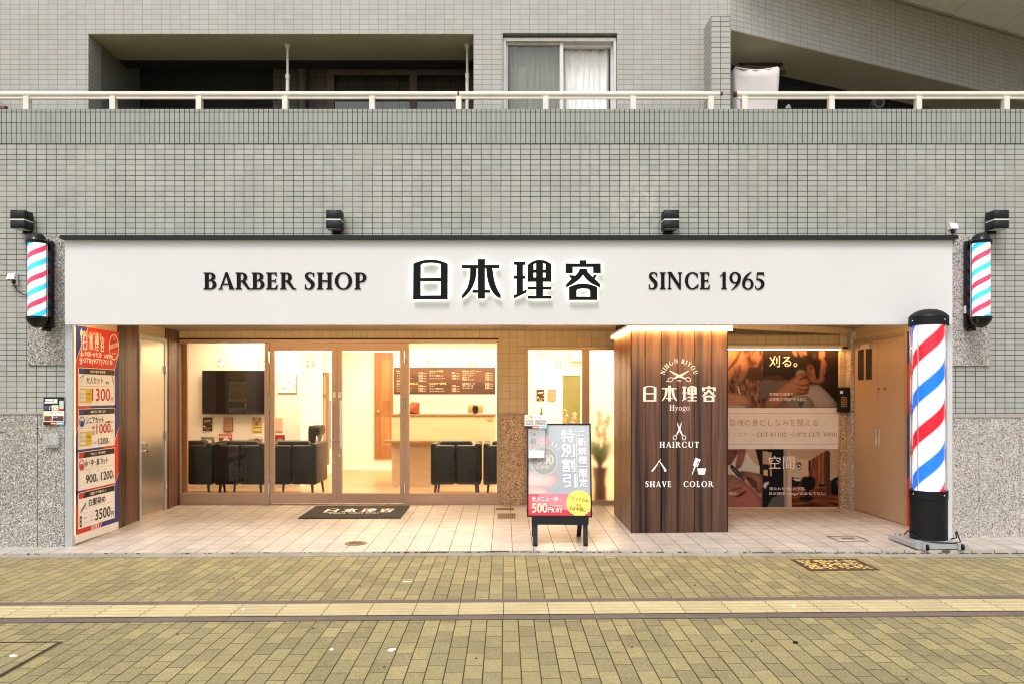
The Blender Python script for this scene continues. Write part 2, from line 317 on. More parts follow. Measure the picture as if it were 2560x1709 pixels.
def granite(name, base, dark, light, sc=150., rough=.35, warm=None):
    t = NT(name); t.xyz(); vo = t.n('ShaderNodeTexVoronoi'); vo.inputs['Scale'].default_value = sc; t.L(t.co, vo.inputs['Vector'])
    sep = t.n('ShaderNodeSeparateColor'); t.L(vo.outputs['Color'], sep.inputs[0]); n1 = t.noise(sc*.35, 3, .7)
    c = t.mix(t.ramp(sep.outputs[0], .62, .70), base, light); c = t.mix(t.ramp(t.M('ADD', sep.outputs[1], t.ramp(n1, .3, .7, -.2, .2)), .70, .76), c, dark)
    if warm: c = t.mix(t.ramp(sep.outputs[2], .72, .8), c, warm)
    return t.fin(t.scale(c, t.ramp(t.noise(2., 3), .3, .7, .92, 1.08)), rough, 0, .5)
def wood(name, a, b, grain=(60, 60, 1.5), rough=.45, dark=None, dk=.55, sc=1.0):
    t = NT(name); n = t.noise(sc, 6, .7, sc=grain); n2 = t.noise(sc*.5, 4, .6, sc=tuple(g*.25 for g in grain)); c = t.mix(t.ramp(n, .32, .66), a, b)
    if dark: c = t.mix(t.M('MULTIPLY', t.ramp(n2, dk, dk+.1), t.ramp(n, .4, .55, .5, 1.)), c, dark)
    t.bump(n, .25, .002); return t.fin(c, rough, 0, .4)
def stripes(name, pitch, z0, phase=0., st=1.0, cols=((.75, .01, .03), (.02, .22, .85)), wht=(.74, .76, .82), soft=.012):
    """lit barber pole sleeve: a red and a blue band winding up round the vertical axis of the object"""
    t = NT(name); X = t.xyz(); a = t.M('DIVIDE', t.M('ARCTAN2', X[1], X[0]), 2*math.pi)
    p = t.M('FRACT', t.M('ADD', t.M('SUBTRACT', t.M('DIVIDE', X[2], pitch), a), phase+10.))
    def win(lo, hi): return t.M('MULTIPLY', t.ramp(p, lo-soft, lo+soft), t.ramp(p, hi-soft, hi+soft, 1., 0.))
    c = t.mix(win(.04, .26), wht, cols[0]); c = t.mix(win(.54, .76), c, cols[1])
    t.L(c, t.b.inputs['Emission Color']); t.b.inputs['Emission Strength'].default_value = st
    return t.fin(c, .15)

class Photo:
    """a printed photograph: soft coloured shapes blended on a fine grid of vertex colours"""
    def __init__(s, x0, y0, x1, y1, px_=1.): 
        s.x0, s.y0, s.px = x0, y0, px_; s.w = int((x1-x0)/px_)+1; s.h = int((y1-y0)/px_)+1; s.a = np.zeros((s.h, s.w, 3)); s.rng = np.random.default_rng(5)
        s.X, s.Y = np.meshgrid(x0+np.arange(s.w)*px_, y0+np.arange(s.h)*px_)
    @staticmethod
    def blur(m, r, ax=(0, 1)):
        r = max(1, int(round(r)))
        for _ in range(2):
            for q in ax:
                p = np.concatenate([np.repeat(m.take([0], q), r, q), m, np.repeat(m.take([-1], q), r, q)], q); cs = np.cumsum(p, q); z = np.zeros_like(cs.take([0], q)); cs = np.concatenate([z, cs], q)
                n = m.shape[q]; m = (cs.take(range(2*r+1, 2*r+1+n), q)-cs.take(range(0, n), q))/(2*r+1)
        return m
    def shape(s, pts, col, soft=1, rnd=8, lo=.6, streak=None):
        m = np.zeros((s.h, s.w), bool); n = len(pts)
        for i in range(n):
            (xa, ya), (xb, yb) = pts[i], pts[(i+1) % n]
            if ya == yb: continue
            c = ((ya > s.Y) != (yb > s.Y)) & (s.X < (xb-xa)*(s.Y-ya)/(yb-ya)+xa); m ^= c
        m = m.astype(float); al = s.blur(m, soft) if soft else m
        sh = np.ones_like(m) if not rnd else lo+(1-lo)*np.clip((s.blur(m, rnd)-.42)*2.1, 0, 1)
        if streak: nz = s.blur(s.blur(s.rng.standard_normal(m.shape), streak[0], (1,)), streak[1], (0,)); nz /= nz.std()+1e-9; sh = sh*np.clip(1+.38*nz, .35, 2.2)
        s.a = s.a*(1-al[..., None])+np.array(col)[None, None]*sh[..., None]*al[..., None]
    def mesh(s, fr, n, name, parent, step=2, rough=.35, gam=1.):
        g = s.blur(s.rng.standard_normal((s.h, s.w)), 1); img = (np.clip(s.a*(1+.10*g[..., None]), 0, 1)**gam)[::step, ::step]; xs = s.X[::step, ::step]; ys = s.Y[::step, ::step]; H, W = xs.shape
        me = bpy.data.meshes.new(name); me.from_pydata([fr(x, y, n) for x, y in zip(xs.ravel(), ys.ravel())], [], [(j*W+i, j*W+i+1, (j+1)*W+i+1, (j+1)*W+i) for j in range(H-1) for i in range(W-1)])
        at = me.color_attributes.new('photo', 'FLOAT_COLOR', 'POINT'); at.data.foreach_set('color', np.concatenate([img, np.ones((H, W, 1))], 2).astype(np.float32).ravel())
        t = NT(name+'_ink'); k = t.n('ShaderNodeVertexColor', layer_name='photo'); me.materials.append(t.fin(k.outputs[0], rough+.15, 0, .15))
        o = bpy.data.objects.new(name, me); COL.objects.link(o); o.parent = parent; o.matrix_parent_inverse = parent.matrix_basis.inverted(); return o
# ------------------------------------------------------------------ palette
TILE = (.366, .374, .342)
M_tile = tiles('facade_tile', TILE, .0944, .0503, -4.662, 3.836, .0062, .0062, var=.07, patch=.60, grout2=(.24, .20, .15), grout=(.05, .046, .036), speck=.06, stain=(1.33, 3.26, .42), dirt=.08)
M_band = tiles('band_tile', (.295, .305, .28), .0472, .1005, -4.662, 3.836, .0060, .0060, var=.05, patch=.75, grout=(.035, .03, .022))
M_up = tiles('upper_tile', (.378, .380, .356), .0944, .0503, -4.662, 3.836, .0036, .0042, var=.05, patch=.15, grout2=(.25, .20, .155), grout=(.12, .10, .08))
M_fin = tiles('fin_tile', (.366, .372, .338), .0944, .0503, 1.99, 3.836, .0052, .0052, var=.07, patch=.7)
M_fins = tiles('fin_side_tile', (.36, .355, .32), .0944, .0503, .08, 3.836, .0052, .0052, axes='YZ', var=.07, patch=.7)
M_slant = tiles('slanted_tile', (.378, .378, .354), .0944, .0503, 2.46, 3.836, .0036, .0042, su=1.0977, var=.05, patch=.3, grout2=(.24, .20, .16), grout=(.12, .105, .085))
M_ent = tiles('entrance_tile', (.52, .41, .25), .0944, .0944, -4.662, 2.25, .003, .0025, var=.05, patch=.3, grout2=(.22, .16, .09), grout=(.08, .06, .03))
M_soft = tiles('soffit_tile', (.46, .38, .28), .0944, .0944, -4.662, 0, .003, .003, axes='XY', var=.04, patch=.3, grout2=(.2, .14, .08), grout=(.08, .06, .03))
M_gran = granite('grey_granite', (.30, .30, .285), (.055, .058, .06), (.60, .575, .53), 120, warm=(.30, .25, .19))
M_gran2 = granite('pale_granite', (.43, .415, .395), (.09, .09, .095), (.63, .61, .585), 140, warm=(.42, .33, .26))
M_rgran = granite('brown_granite', (.46, .31, .175), (.10, .055, .03), (.66, .50, .34), 130, .3)
M_cap = mat('stone_cap', (.36, .32, .28), .6)
M_alu = mat('brushed_aluminium', (.50, .52, .55), .42, .55, var=.05)
M_alu2 = mat('pale_aluminium', (.66, .67, .68), .45, .2, var=.04)
M_chrome = mat('chrome', (.75, .76, .78), .15, 1., var=.03)
M_bronze = wood('bronze_aluminium', (.42, .285, .20), (.49, .34, .245), (4, 4, 90), .38); M_bronze.node_tree.nodes['Principled BSDF'].inputs['Metallic'].default_value = .3
M_steel = wood('brushed_steel', (.46, .43, .38), (.54, .50, .44), (120, 120, 2), .3); M_steel.node_tree.nodes['Principled BSDF'].inputs['Metallic'].default_value = .85
M_black = mat('black_metal', (.007, .0075, .009), .5, .0, .22, var=.1)
M_blackg = mat('black_plastic', (.004, .004, .0045), .15, .0, .35, var=.1)
M_dark = mat('dark_gap', (.008, .007, .006), .8)
M_char = mat('charcoal_metal', (.013, .0145, .018), .5, 0, .25, var=.1)
M_white = mat('white_paint', (.63, .63, .635), .45, var=.02, vs=2)
M_ivory = mat('ivory_rail', (.70, .66, .58), .4, var=.06)
M_wplast = mat('white_plastic', (.72, .70, .65), .4, var=.05)
M_glass = glass('window_glass', gain=.62)
M_glass2 = glass('upper_glass', (.78, .8, .78), gain=1.6)
M_curtain = mat('curtain', (.86, .86, .84), .9, var=.06, vs=3)
M_curtain2 = mat('beige_curtain', (.58, .55, .48), .9, var=.08, vs=3)
M_dkwall = mat('painted_shade', (.028, .026, .022), .8, var=.2)  # near-black: the shade of the recesses is put into the colour
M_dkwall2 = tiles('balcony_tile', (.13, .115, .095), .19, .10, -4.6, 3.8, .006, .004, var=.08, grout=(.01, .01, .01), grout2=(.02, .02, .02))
M_bsof = mat('balcony_ceiling', (.46, .44, .32), .8, var=.06, vs=2)
M_eave = mat('white_eave', (.86, .82, .80), .7, var=.03, vs=1.5)
M_slat = wood('dark_wood_panel', (.065, .03, .018), (.175, .085, .05), (45, 45, .8), .4, (.03, .014, .01), .5)
M_plank = wood('pillar_wood', (.042, .022, .017), (.18, .086, .056), (46, 46, .9), .45, (.008, .006, .006), .48, 1.3)
M_plank2 = wood('pillar_side_wood', (.11, .055, .03), (.18, .09, .05), (60, 60, .6), .38)
M_lw = wood('pale_birch', (.62, .50, .31), (.70, .58, .38), (2, 2, 14), .45)
M_ow = wood('oak_edge', (.26, .13, .045), (.34, .18, .07), (3, 3, 40), .4)
M_dw = wood('honey_door_wood', (.22, .095, .03), (.32, .15, .05), (30, 30, 1.2), .4)
M_floorw = tiles('wood_floor', (.42, .25, .13), .9, .12, 0, 0, .002, .002, axes='XY', var=.12, rough=.3)
M_int = mat('cream_wall', (.80, .76, .68), .8, var=.02, vs=1)
M_warm = emis('warm_led', (1, .44, .12), 42.0)
M_warmj = emis('jamb_led', (1, .68, .40), 8.0)
M_warmp = emis('pillar_led', (1, .47, .14), 17.0)
M_warmf = emis('fascia_led', (1, .60, .27), 22.0)
M_warm2 = emis('soft_warm_led', (1, .62, .27), 3.0)
M_bulb = emis('lamp_bulb', (1, .82, .55), 18.0)
M_halo = emis('sign_halo', (.92, 1, .80), 2.2)
M_red = flat('print_red', (.62, .035, .02)); M_blue = flat('print_blue', (.035, .045, .22)); M_pw = flat('print_white', (.84, .83, .80)); M_pk = flat('print_black', (.016, .014, .013))
M_yel = flat('print_yellow', (.72, .52, .04)); M_pr = flat('print_price_red', (.50, .02, .02)); M_cream = flat('print_cream', (.78, .70, .50)); M_grey = flat('print_grey', (.38, .37, .36))
M_letter = flat('white_vinyl', (.86, .84, .82)); M_blkl = mat('black_letter', (.0035, .0033, .003), .4, 0, .15, var=.05)

# ------------------------------------------------------------------ the ground
M_pave = tiles('paving_block', (.308, .258, .126), .10, .20, .086, 0.03, .0056, .0050, axes='XY', half=True, var=.08, grout=(.03, .028, .012), grout2=(.06, .055, .02), col2=(.252, .212, .112), rough=.8, speck=.24, patch=.5, bst=.7, spec=.25, dirt=.14)
g = MB(M_pave)
xs = [-60, -20, -8, 0, 8, 20, 60]; ys = [-60, -20, -8, -4, -.36]
def sheet(mb, xs, ys, zf, m=None):
    mb.add([(x, y, zf(x, y)) for y in ys for x in xs], [(j*len(xs)+i, j*len(xs)+i+1, (j+1)*len(xs)+i+1, (j+1)*len(xs)+i) for j in range(len(ys)-1) for i in range(len(xs)-1)], m, False); return mb
sheet(g, xs, ys, lambda x, y: .007*max(-30, min(30, x))); g.build('pavement', None, 'structure')
def strip(y0, y1, dz, m, nm, xs=(-20, -8, 0, 8, 20)):
    q = MB(m); sheet(q, xs, (y0, y1), lambda x, y: .007*x+dz); q.build(nm, None, 'structure')
M_tact = tiles('tactile_block', (.455, .375, .205), .30, .30, .292, -2.33, .005, .004, axes='XY', var=.06, grout=(.06, .04, .015), grout2=(.1, .07, .02), rough=.7, speck=.07, dirt=.13)
M_tband = tiles('dark_paving_band', (.135, .105, .09), .30, 5., .292, -9, .004, .001, axes='XY', var=.08, grout=(.04, .03, .02), rough=.85, speck=.2)
strip(-2.43, -1.93, .004, M_tband, 'paving_band')
tp = MB(M_tact); sheet(tp, (-20, -8, 0, 8, 20), (-2.33, -2.03), lambda x, y: .007*x+.008)
for k in range(4): # the raised bars of the guiding strip
    y = -2.33+.045+k*.07
    tp.add([(x, yy, .007*x+z) for x in (-12, 12) for yy, z in ((y-.016, .008), (y-.010, .0125), (y+.010, .0125), (y+.016, .008))], [(0, 1, 5, 4), (1, 2, 6, 5), (2, 3, 7, 6)])
tp.build('tactile_strip', None, 'structure')
M_kerb = tiles('kerb_concrete', (.30, .27, .22), .6, 9, .3, -5, .006, .001, axes='XY', var=.06, grout=(.09, .08, .06), rough=.9, speck=.18, dirt=.25)
kb = MB(M_kerb)
def edgeY(x): return -.36-.05*max(0, min(5.2, x))+.012*max(0, min(5, -x))      # front edge of the entrance tiles
xs2 = [-20, -8]+[-5+i*.5 for i in range(23)]+[9, 20]
def ribbonq(mb, xs, a, b, m=None): mb.add([p for x in xs for p in (a(x), b(x))], [(2*i, 2*i+1, 2*i+3, 2*i+2) for i in range(len(xs)-1)], m); return mb
ribbonq(kb, xs2, lambda x: (x, edgeY(x)-.085, .007*x+.006), lambda x: (x, edgeY(x)+.01, .007*x+.022))
ribbonq(kb, xs2, lambda x: (x, edgeY(x)-.085, .007*x-.05), lambda x: (x, edgeY(x)-.085, .007*x+.006)); kb.build('kerb', None, 'structure')
M_ftile = tiles('entrance_floor_tile', (.50, .455, .405), .193, .195, .069, -.36, .0056, .0036, axes='XY', var=.05, grout=(.07, .045, .028), grout2=(.11, .08, .055), rough=.36, patch=.5, dirt=.26, bst=.2)
ft = MB(M_ftile); ny = 12
pts = []; 
for j in range(ny+1):
    for x in xs2:
        y0 = edgeY(x); y = y0+(2.62-y0)*j/ny; pts.append((x, y, zt(x, y)))
nx = len(xs2); ft.add(pts, [(j*nx+i, j*nx+i+1, (j+1)*nx+i+1, (j+1)*nx+i) for j in range(ny) for i in range(nx-1)])
ribbonq(ft, xs2, lambda x: (x, edgeY(x), .007*x-.05), lambda x: (x, edgeY(x), zt(x, edgeY(x))))
ft.build('entrance_floor', None, 'structure')
M_moss = mat('moss', (.05, .055, .02), .95, var=.5, vs=30)
random.seed(3); ms = MB(M_moss)
for k in range(340):
    x = random.choice([random.uniform(-1.2, 1.4), random.uniform(2.2, 3.6), random.uniform(4.0, 5.2)]) if random.random() < .8 else random.uniform(-5, 5)
    y = edgeY(x)-random.uniform(.0, .012); r = random.uniform(.004, .013); z = .007*x+.022
    ms.ball((x, y, z), r, seg=6, sc=(1.8, .5, .5))
ms.build('moss', None, 'stuff')

# ------------------------------------------------------------------ the building
B = root('apartment_building', (0, .2, 0), 'grey green tiled apartment building with balconies above a white shop front', 'building')
SX0, SX1 = -4.13, 4.20         # side walls of the entrance
q = MB(M_tile); q.box(-9, -4.19, 0, .3, -.3, 2.25); q.box(4.263, 9, 0, .3, -.3, 2.25); q.box(-9, 9, 0, .3, 2.25, 3.836); q.build('facade_wall', B)
q = MB(M_band); q.box(-9, 9, -.006, .22, 3.838, 4.168); q.build('parapet', B)
q = MB(M_cap); q.box(-9, -4.19, -.030, -.001, 1.262, 1.285); q.build('stone_cap', B); q = MB(M_cap); q.box(4.263, 9, -.030, -.001, 1.232, 1.258); q.build('stone_cap', B)
for a, b in ((-8.1, -7.003), (-6.997, -5.9), (-5.894, -5.175), (-5.169, -4.454), (-4.448, -4.192)):
    q = MB(M_gran); q.box(a, b, -.022, -.0005, -.3, 1.262); q.build('granite_panel', B)
for a, b in ((4.265, 4.513), (4.519, 4.903), (4.909, 5.6), (5.606, 6.4), (6.406, 7.4)):
    q = MB(M_gran2); q.box(a, b, -.022, -.0005, -.3, 1.232); q.build('granite_panel', B)
q = MB(M_gran); q.box(-4.543, -4.136, -.016, -.0005, 1.729, 2.955); q.build('granite_panel', B)
q = MB(M_gran2); q.box(4.207, 4.627, -.016, -.0005, 1.722, 2.955); q.build('granite_panel', B)
q = MB(M_alu); q.box(-4.188, -4.117, -.024, .0205, -.1, 2.114); q.build('jamb', B)
q = MB(M_alu2); q.box(4.199, 4.262, -.024, .02, -.1, 2.114); q.build('jamb', B)
# upper storey, set back
UY = .35; BX0, BX1, BT = PX(221, 7.8), PX(1184, 7.8), PZ(85, 7.8)
WX0, WX1, WT = PX(1257, 7.8), PX(1543, 7.8), PZ(83, 7.8); SXL = PX(1826, 7.8)
q = MB(M_up); q.box(-10, BX0, UY, UY+.25, 3.6, 9); q.box(BX0, BX1, UY, UY+.25, BT, 9); q.box(BX1, WX0, UY, UY+.25, 3.6, 9); q.box(WX0, WX1, UY, UY+.25, WT, 9); q.box(WX0, WX1, UY, UY+.25, 3.6, 4.06); q.box(WX1, SXL, UY, UY+.25, 3.6, 9); q.build('upper_wall', B)
q = MB(M_cap); q.box(-9, 9, .22, UY, 3.9, 4.0); q.build('ledge', B)
q = MB(M_bsof); q.box(BX0, BX1, UY+.25, UY+.62, BT, BT+.2); q.box(BX0, BX1, UY+.002, UY+.25, BT-.003, BT-.001); q.build('balcony_ceiling', B)
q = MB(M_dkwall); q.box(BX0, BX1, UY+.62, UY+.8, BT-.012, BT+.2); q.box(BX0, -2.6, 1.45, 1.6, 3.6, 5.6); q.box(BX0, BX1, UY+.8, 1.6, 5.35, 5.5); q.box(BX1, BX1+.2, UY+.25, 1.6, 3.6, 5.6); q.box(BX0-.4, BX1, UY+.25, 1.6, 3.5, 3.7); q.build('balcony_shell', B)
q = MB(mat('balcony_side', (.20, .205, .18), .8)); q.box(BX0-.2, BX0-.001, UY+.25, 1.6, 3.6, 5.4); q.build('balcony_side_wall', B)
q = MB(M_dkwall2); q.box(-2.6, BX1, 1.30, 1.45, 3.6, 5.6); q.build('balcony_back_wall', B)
q = MB(mat('balcony_door_frame', (.14, .10, .085), .5)); dy = 1.28
for a, b, c, e in ((-1.98, -1.90, 3.7, 5.06), (-1.06, -.98, 3.7, 5.06), (-.40, -.34, 3.7, 5.06), (-1.90, -1.06, 5.0, 5.06), (-.98, -.40, 5.0, 5.06)): q.box(a, b, dy-.05, dy, c, e)
bd = q.build('balcony_door', B)
q = MB(M_glass2); q.box(-1.90, -1.06, dy-.03, dy-.024, 3.7, 5.0); q.build('pane', bd); q = MB(M_glass2); q.box(-.98, -.40, dy-.03, dy-.024, 3.7, 5.0); q.build('pane', bd)
# window with curtains
wy = UY+.10; fw = .045
q = MB(mat('window_frame_paint', (.62, .60, .60), .4))
q.box(WX0+.004, WX1-.004, wy-.06, wy+.02, WT-.062, WT-.03); q.box(WX0+.004, WX0+.03, wy-.06, wy+.02, 4.06, WT-.062); q.box(WX1-.03, WX1-.004, wy-.06, wy+.02, 4.06, WT-.062)
mx = PX(1405, 7.85); q.box(mx-.022, mx+.014, wy-.035, wy+.035, 4.06, WT-.062)
q.box(WX0+.03, mx-.022, wy-.02, wy+.03, WT-.082, WT-.062); q.box(WX0+.03, WX0+.05, wy-.02, wy+.03, 4.06, WT-.082); q.box(mx+.014, WX1-.03, wy+.0, wy+.05, WT-.10, WT-.062); q.box(WX1-.05, WX1-.03, wy+.0, wy+.05, 4.06, WT-.10)
wf = q.build('window', B)
q = MB(M_glass2); q.box(WX0+.05, mx-.022, wy+.002, wy+.008, 4.06, WT-.082); q.build('pane', wf); q = MB(M_glass); q.box(mx+.014, WX1-.05, wy+.022, wy+.028, 4.06, WT-.10); q.build('pane', wf)
def curtain(x0, x1, y, z0, z1, m, nf, amp, ph, par):
    q = MB(m); N = 120; pts = []
    for k in range(9):
        z = z0+(z1-z0)*k/8
        for i in range(N+1):
            u = i/N; a = amp*(.35+.65*(1-k/8)**.4)*(1+.4*math.sin(5*u+ph)); pts.append((x0+(x1-x0)*u+.012*math.sin(9*u+k*.3), y+a*math.sin(2*math.pi*nf*(u+.03*math.sin(7*u+ph)+.006*k*math.sin(11*u)))+.005*math.sin(23*u+k), z-(.002*math.sin(u*nf*6.28) if k == 8 else 0)))
    q.add(pts, [(k*(N+1)+i, k*(N+1)+i+1, (k+1)*(N+1)+i+1, (k+1)*(N+1)+i) for k in range(8) for i in range(N)], None, True); q.build('curtain', par)
curtain(WX0+.05, mx-.01, wy+.075, 4.0, WT-.07, M_curtain2, 8.5, .016, 1., wf); curtain(mx+.01, WX1-.05, wy+.085, 4.0, WT-.095, M_curtain, 7.3, .017, 2.2, wf)
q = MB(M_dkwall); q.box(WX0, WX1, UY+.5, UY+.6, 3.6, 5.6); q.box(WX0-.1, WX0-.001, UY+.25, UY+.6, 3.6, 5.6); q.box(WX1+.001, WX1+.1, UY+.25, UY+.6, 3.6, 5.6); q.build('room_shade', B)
# fin, slanted wall, its balcony and the white eave
q = MB(M_fins); q.box(1.993, 2.0, .083, UY, 4.0, 5.10); q.build('fin_side', B)
q = MB(M_fin); q.box(2.0, PX(1826, 7.53), .08, UY-.001, 4.0, 5.10); q.build('fin', B)
dv = Vector((3.49, 1.58, 0)).normalized(); nv = Vector((-dv.y, dv.x, 0)); P0 = Vector((SXL, UY, 0))
def slab(mb, a, b, n0, n1, z0, z1, m=None):
    c = [P0+dv*s+nv*n for s, n in ((a, n0), (b, n0), (b, n1), (a, n1))]
    mb.add([(p.x, p.y, z) for z in (z0, z1) for p in c], [(3, 2, 1, 0), (4, 5, 6, 7), (0, 1, 5, 4), (1, 2, 6, 5), (2, 3, 7, 6), (3, 0, 4, 7)], m); return mb
SB = 5.09
q = MB(M_slant); slab(q, 0, 8, 0, .22, SB, 9); q.build('slanted_wall', B)
q = MB(M_bsof); slab(q, 0, 8, .222, .66, SB+.002, SB+.2); slab(q, 0, 8, .002, .222, SB-.004, SB-.001); q.build('balcony_ceiling', B)
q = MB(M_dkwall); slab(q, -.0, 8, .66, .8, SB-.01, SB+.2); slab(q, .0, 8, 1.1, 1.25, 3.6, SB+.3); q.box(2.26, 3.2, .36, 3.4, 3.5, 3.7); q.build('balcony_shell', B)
q = MB(M_fins); q.box(2.25, 2.262, UY, 1.8, 3.7, SB); q.build('balcony_side_wall', B)
q = MB(mat('balcony_sash', (.30, .24, .19), .6)); slab(q, 3.0, 6.5, .95, 1.05, 4.28, 4.31); slab(q, 3.0, 6.5, .95, 1.05, 3.7, 4.12); q.build('balcony_sill', B)
q = MB(M_eave); EY = .10
def evx(X): return UY+(X-SXL)*dv.y/dv.x
XE = [SXL+.02]+[5.215, 6.015, 6.815, 9.]; XE = [3.2, 3.615, 4.415, 5.215, 6.015, 6.815, 9.]
XE = [2.30]+XE
for a, b in zip(XE[:-1], XE[1:]):
    a1, b1 = a+.003, b-.003
    pr = [(a1, EY), (b1, EY), (b1, evx(b1)-.002), (a1, evx(a1)-.002)]
    q.poly(Fr((0, 0, 0), (1, 0, 0), (0, 1, 0), (0, 0, -1)), pr, -5.88, .10)
q.build('eave', B)
q = MB(M_dark); q.poly(Fr((0, 0, 0), (1, 0, 0), (0, 1, 0), (0, 0, -1)), [(2.28, EY-.02), (9, EY-.02), (9, evx(9)-.003), (2.28, evx(2.28)-.003)], -5.9805, .1); q.build('eave_backing', B)
q = MB(M_cap)
c0 = [P0+dv*.2+nv*-.02, P0+dv*8+nv*-.02]; q.tube([(c0[0].x, c0[0].y, 5.868), (c0[1].x, c0[1].y, 5.868)], .012, 6); q.build('eave_trim', B)
# hand rail in two lengths
def rail(x0, x1, posts, lab):
    q = MB(M_ivory); d = 7.55; y = .10; z = PZ(236.5, d); q.tube([(x0, y, z), (x1, y, z)], .027, 16); q.box(x0+.02, x1-.02, y-.012, y+.012, z-.045, z-.024)
    r = q.build('handrail', B)
    for p in posts:
        q = MB(M_ivory); X = PX(p, d); q.box(X-.026, X+.026, y-.03, y+.03, 4.10, z-.026); q.build('post', r)
    for X in (x0, x1):
        q = MB(mat('rust', (.09, .035, .02), .8)); q.tube([(X-.012, y, z), (X+.012, y, z)], .0275, 16); q.build('end_cap', r)
    return r
rail(-9, PX(1802, 7.55), (-146, 69, 284, 499, 714, 931, 1147, 1364, 1582, 1776), '')
rail(PX(1838, 7.55), 9, (1860, 2077, 2294.5, 2513, 2730), '')
q = MB(mat('rust_joint', (.12, .05, .035), .7)); z = PZ(236.5, 7.55); q.tube([(PX(1146, 7.55)-.009, .10, z), (PX(1146, 7.55)+.009, .10, z)], .0285, 16); q.build('rail_joint', B)
# soffit and back walls of the entrance
q = MB(M_soft); q.box(-4.6, 4.6, .301, 2.7, 2.25, 2.35); q.build('soffit', B)
GY = 2.43; zf = .03
X0D, X1D = PX(440, 9.88), PX(1247, 9.88); XW0, XW1 = PX(1315, 9.88), 1.62
DT = PZ(845, 9.88)
q = MB(M_ent); q.box(-4.6, X1D, GY-.02, GY+.3, DT, 2.249); q.box(X1D, XW0, GY-.03, GY+.3, 1.205, 2.249); q.box(XW0, 2.6, GY-.02, GY+.3, PZ(866, 9.88), 2.249); q.box(XW1+.12, 2.6, GY-.02, GY+.3, -.1, PZ(866, 9.88)); q.box(2.6, 4.6, 2.051, 2.3, -.1, 2.249); q.box(4.06, 4.139, 2.0, 2.05, 1.235, 2.249); q.build('entrance_wall', B)
q = MB(M_rgran); q.box(X1D+.012, XW0-.012, GY-.045, GY-.0302, -.1, 1.18); q.box(X1D, XW0, GY-.0301, GY+.3, -.1, 1.204); q.build('granite_pier', B); q = MB(M_rgran); q.box(4.06, 4.139, 1.985, 2.05, -.1, 1.22); q.build('granite_pier', B)
q = MB(mat('bronze_trim', (.42, .26, .16), .3, .6)); q.box(X1D-.004, XW0+.004, GY-.055, GY-.0305, 1.182, 1.203); q.box(X1D+.022, X1D+.03, GY-.05, GY-.0455, -.1, 1.18); q.box(XW0-.03, XW0-.022, GY-.05, GY-.0455, -.1, 1.18); q.build('pier_trim', B); q = MB(mat('bronze_trim_right', (.42, .26, .16), .3, .6)); q.box(4.055, 4.142, 1.97, 2.05, 1.221, 1.2345); q.build('pier_trim', B)
q = MB(M_gran2); q.box(4.1392, 4.1995, 1.87, 2.05, -.1, 2.2); q.build('granite_return', B)
q = MB(M_ent)      # downstand beam crossing the right half
a, b = Vector((2.30, 1.05, 0)), Vector((4.2, 2.0, 0)); t = (b-a).normalized(); nn = Vector((-t.y, t.x, 0))*.42
for m, z0, z1 in ((M_ent, 2.172, 2.249),):
    c = [a, b, b+nn, a+nn]; q.add([(p.x, p.y, z) for z in (z0, z1) for p in c], [(3, 2, 1, 0), (4, 5, 6, 7), (0, 1, 5, 4), (1, 2, 6, 5), (2, 3, 7, 6), (3, 0, 4, 7)], m)
c = [a+nn*.01, b+nn*.01, b+nn, a+nn]; q.add([(p.x, p.y, 2.1685) for p in c], [(0, 1, 2, 3)], mat('beam_paint', (.20, .16, .12), .8))
q.build('beam', B)
q = MB(M_ent); q.box(-4.6, SX0-.002, .02, 2.7, -.1, 2.249); q.build('side_wall', B); q = MB(M_ent); q.box(SX1+.002, 4.6, .02, 2.3, -.1, 2.249); q.build('side_wall', B)
# left side: slatted wood, steel door, slatted wood
q = MB(M_slat); y = .865; random.seed(5)
for a, b in ((.865, 1.33), (2.03, 2.44)):
    y = a
    while y < b-.01:
        wd = random.uniform(.05, .075); e = min(b, y+wd); k = random.choice((.006, .010, .014)); q.box(SX0-.001, SX0+k, y+.002, e-.002, -.05, 2.246); y = e
q.build('wood_cladding', B)
q = MB(M_steel); q.box(SX0-.001, SX0+.012, 1.375, 1.985, .09, 2.075); sd = q.build('service_door', B)
q = MB(M_alu); q.box(SX0-.001, SX0+.022, 1.335, 1.372, -.05, 2.12); q.box(SX0-.001, SX0+.022, 1.988, 2.026, -.05, 2.12); q.box(SX0-.001, SX0+.022, 1.372, 1.988, 2.08, 2.12); q.build('door_frame', sd)
for zc in (1.75, .95, .36):
    q = MB(M_chrome); q.tube([(SX0+.03, 1.992, zc-.05), (SX0+.03, 1.992, zc+.05)], .011, 10); q.build('hinge', sd)
for zc, r in ((.88, .027), (.80, .020)):
    q = MB(M_chrome); q.tube([(SX0+.012, 1.435, zc), (SX0+.02, 1.435, zc), (SX0+.04, 1.435, zc), (SX0+.055, 1.435, zc)], [r, r, r*.7, r*.8], 16); q.build('lock', sd)
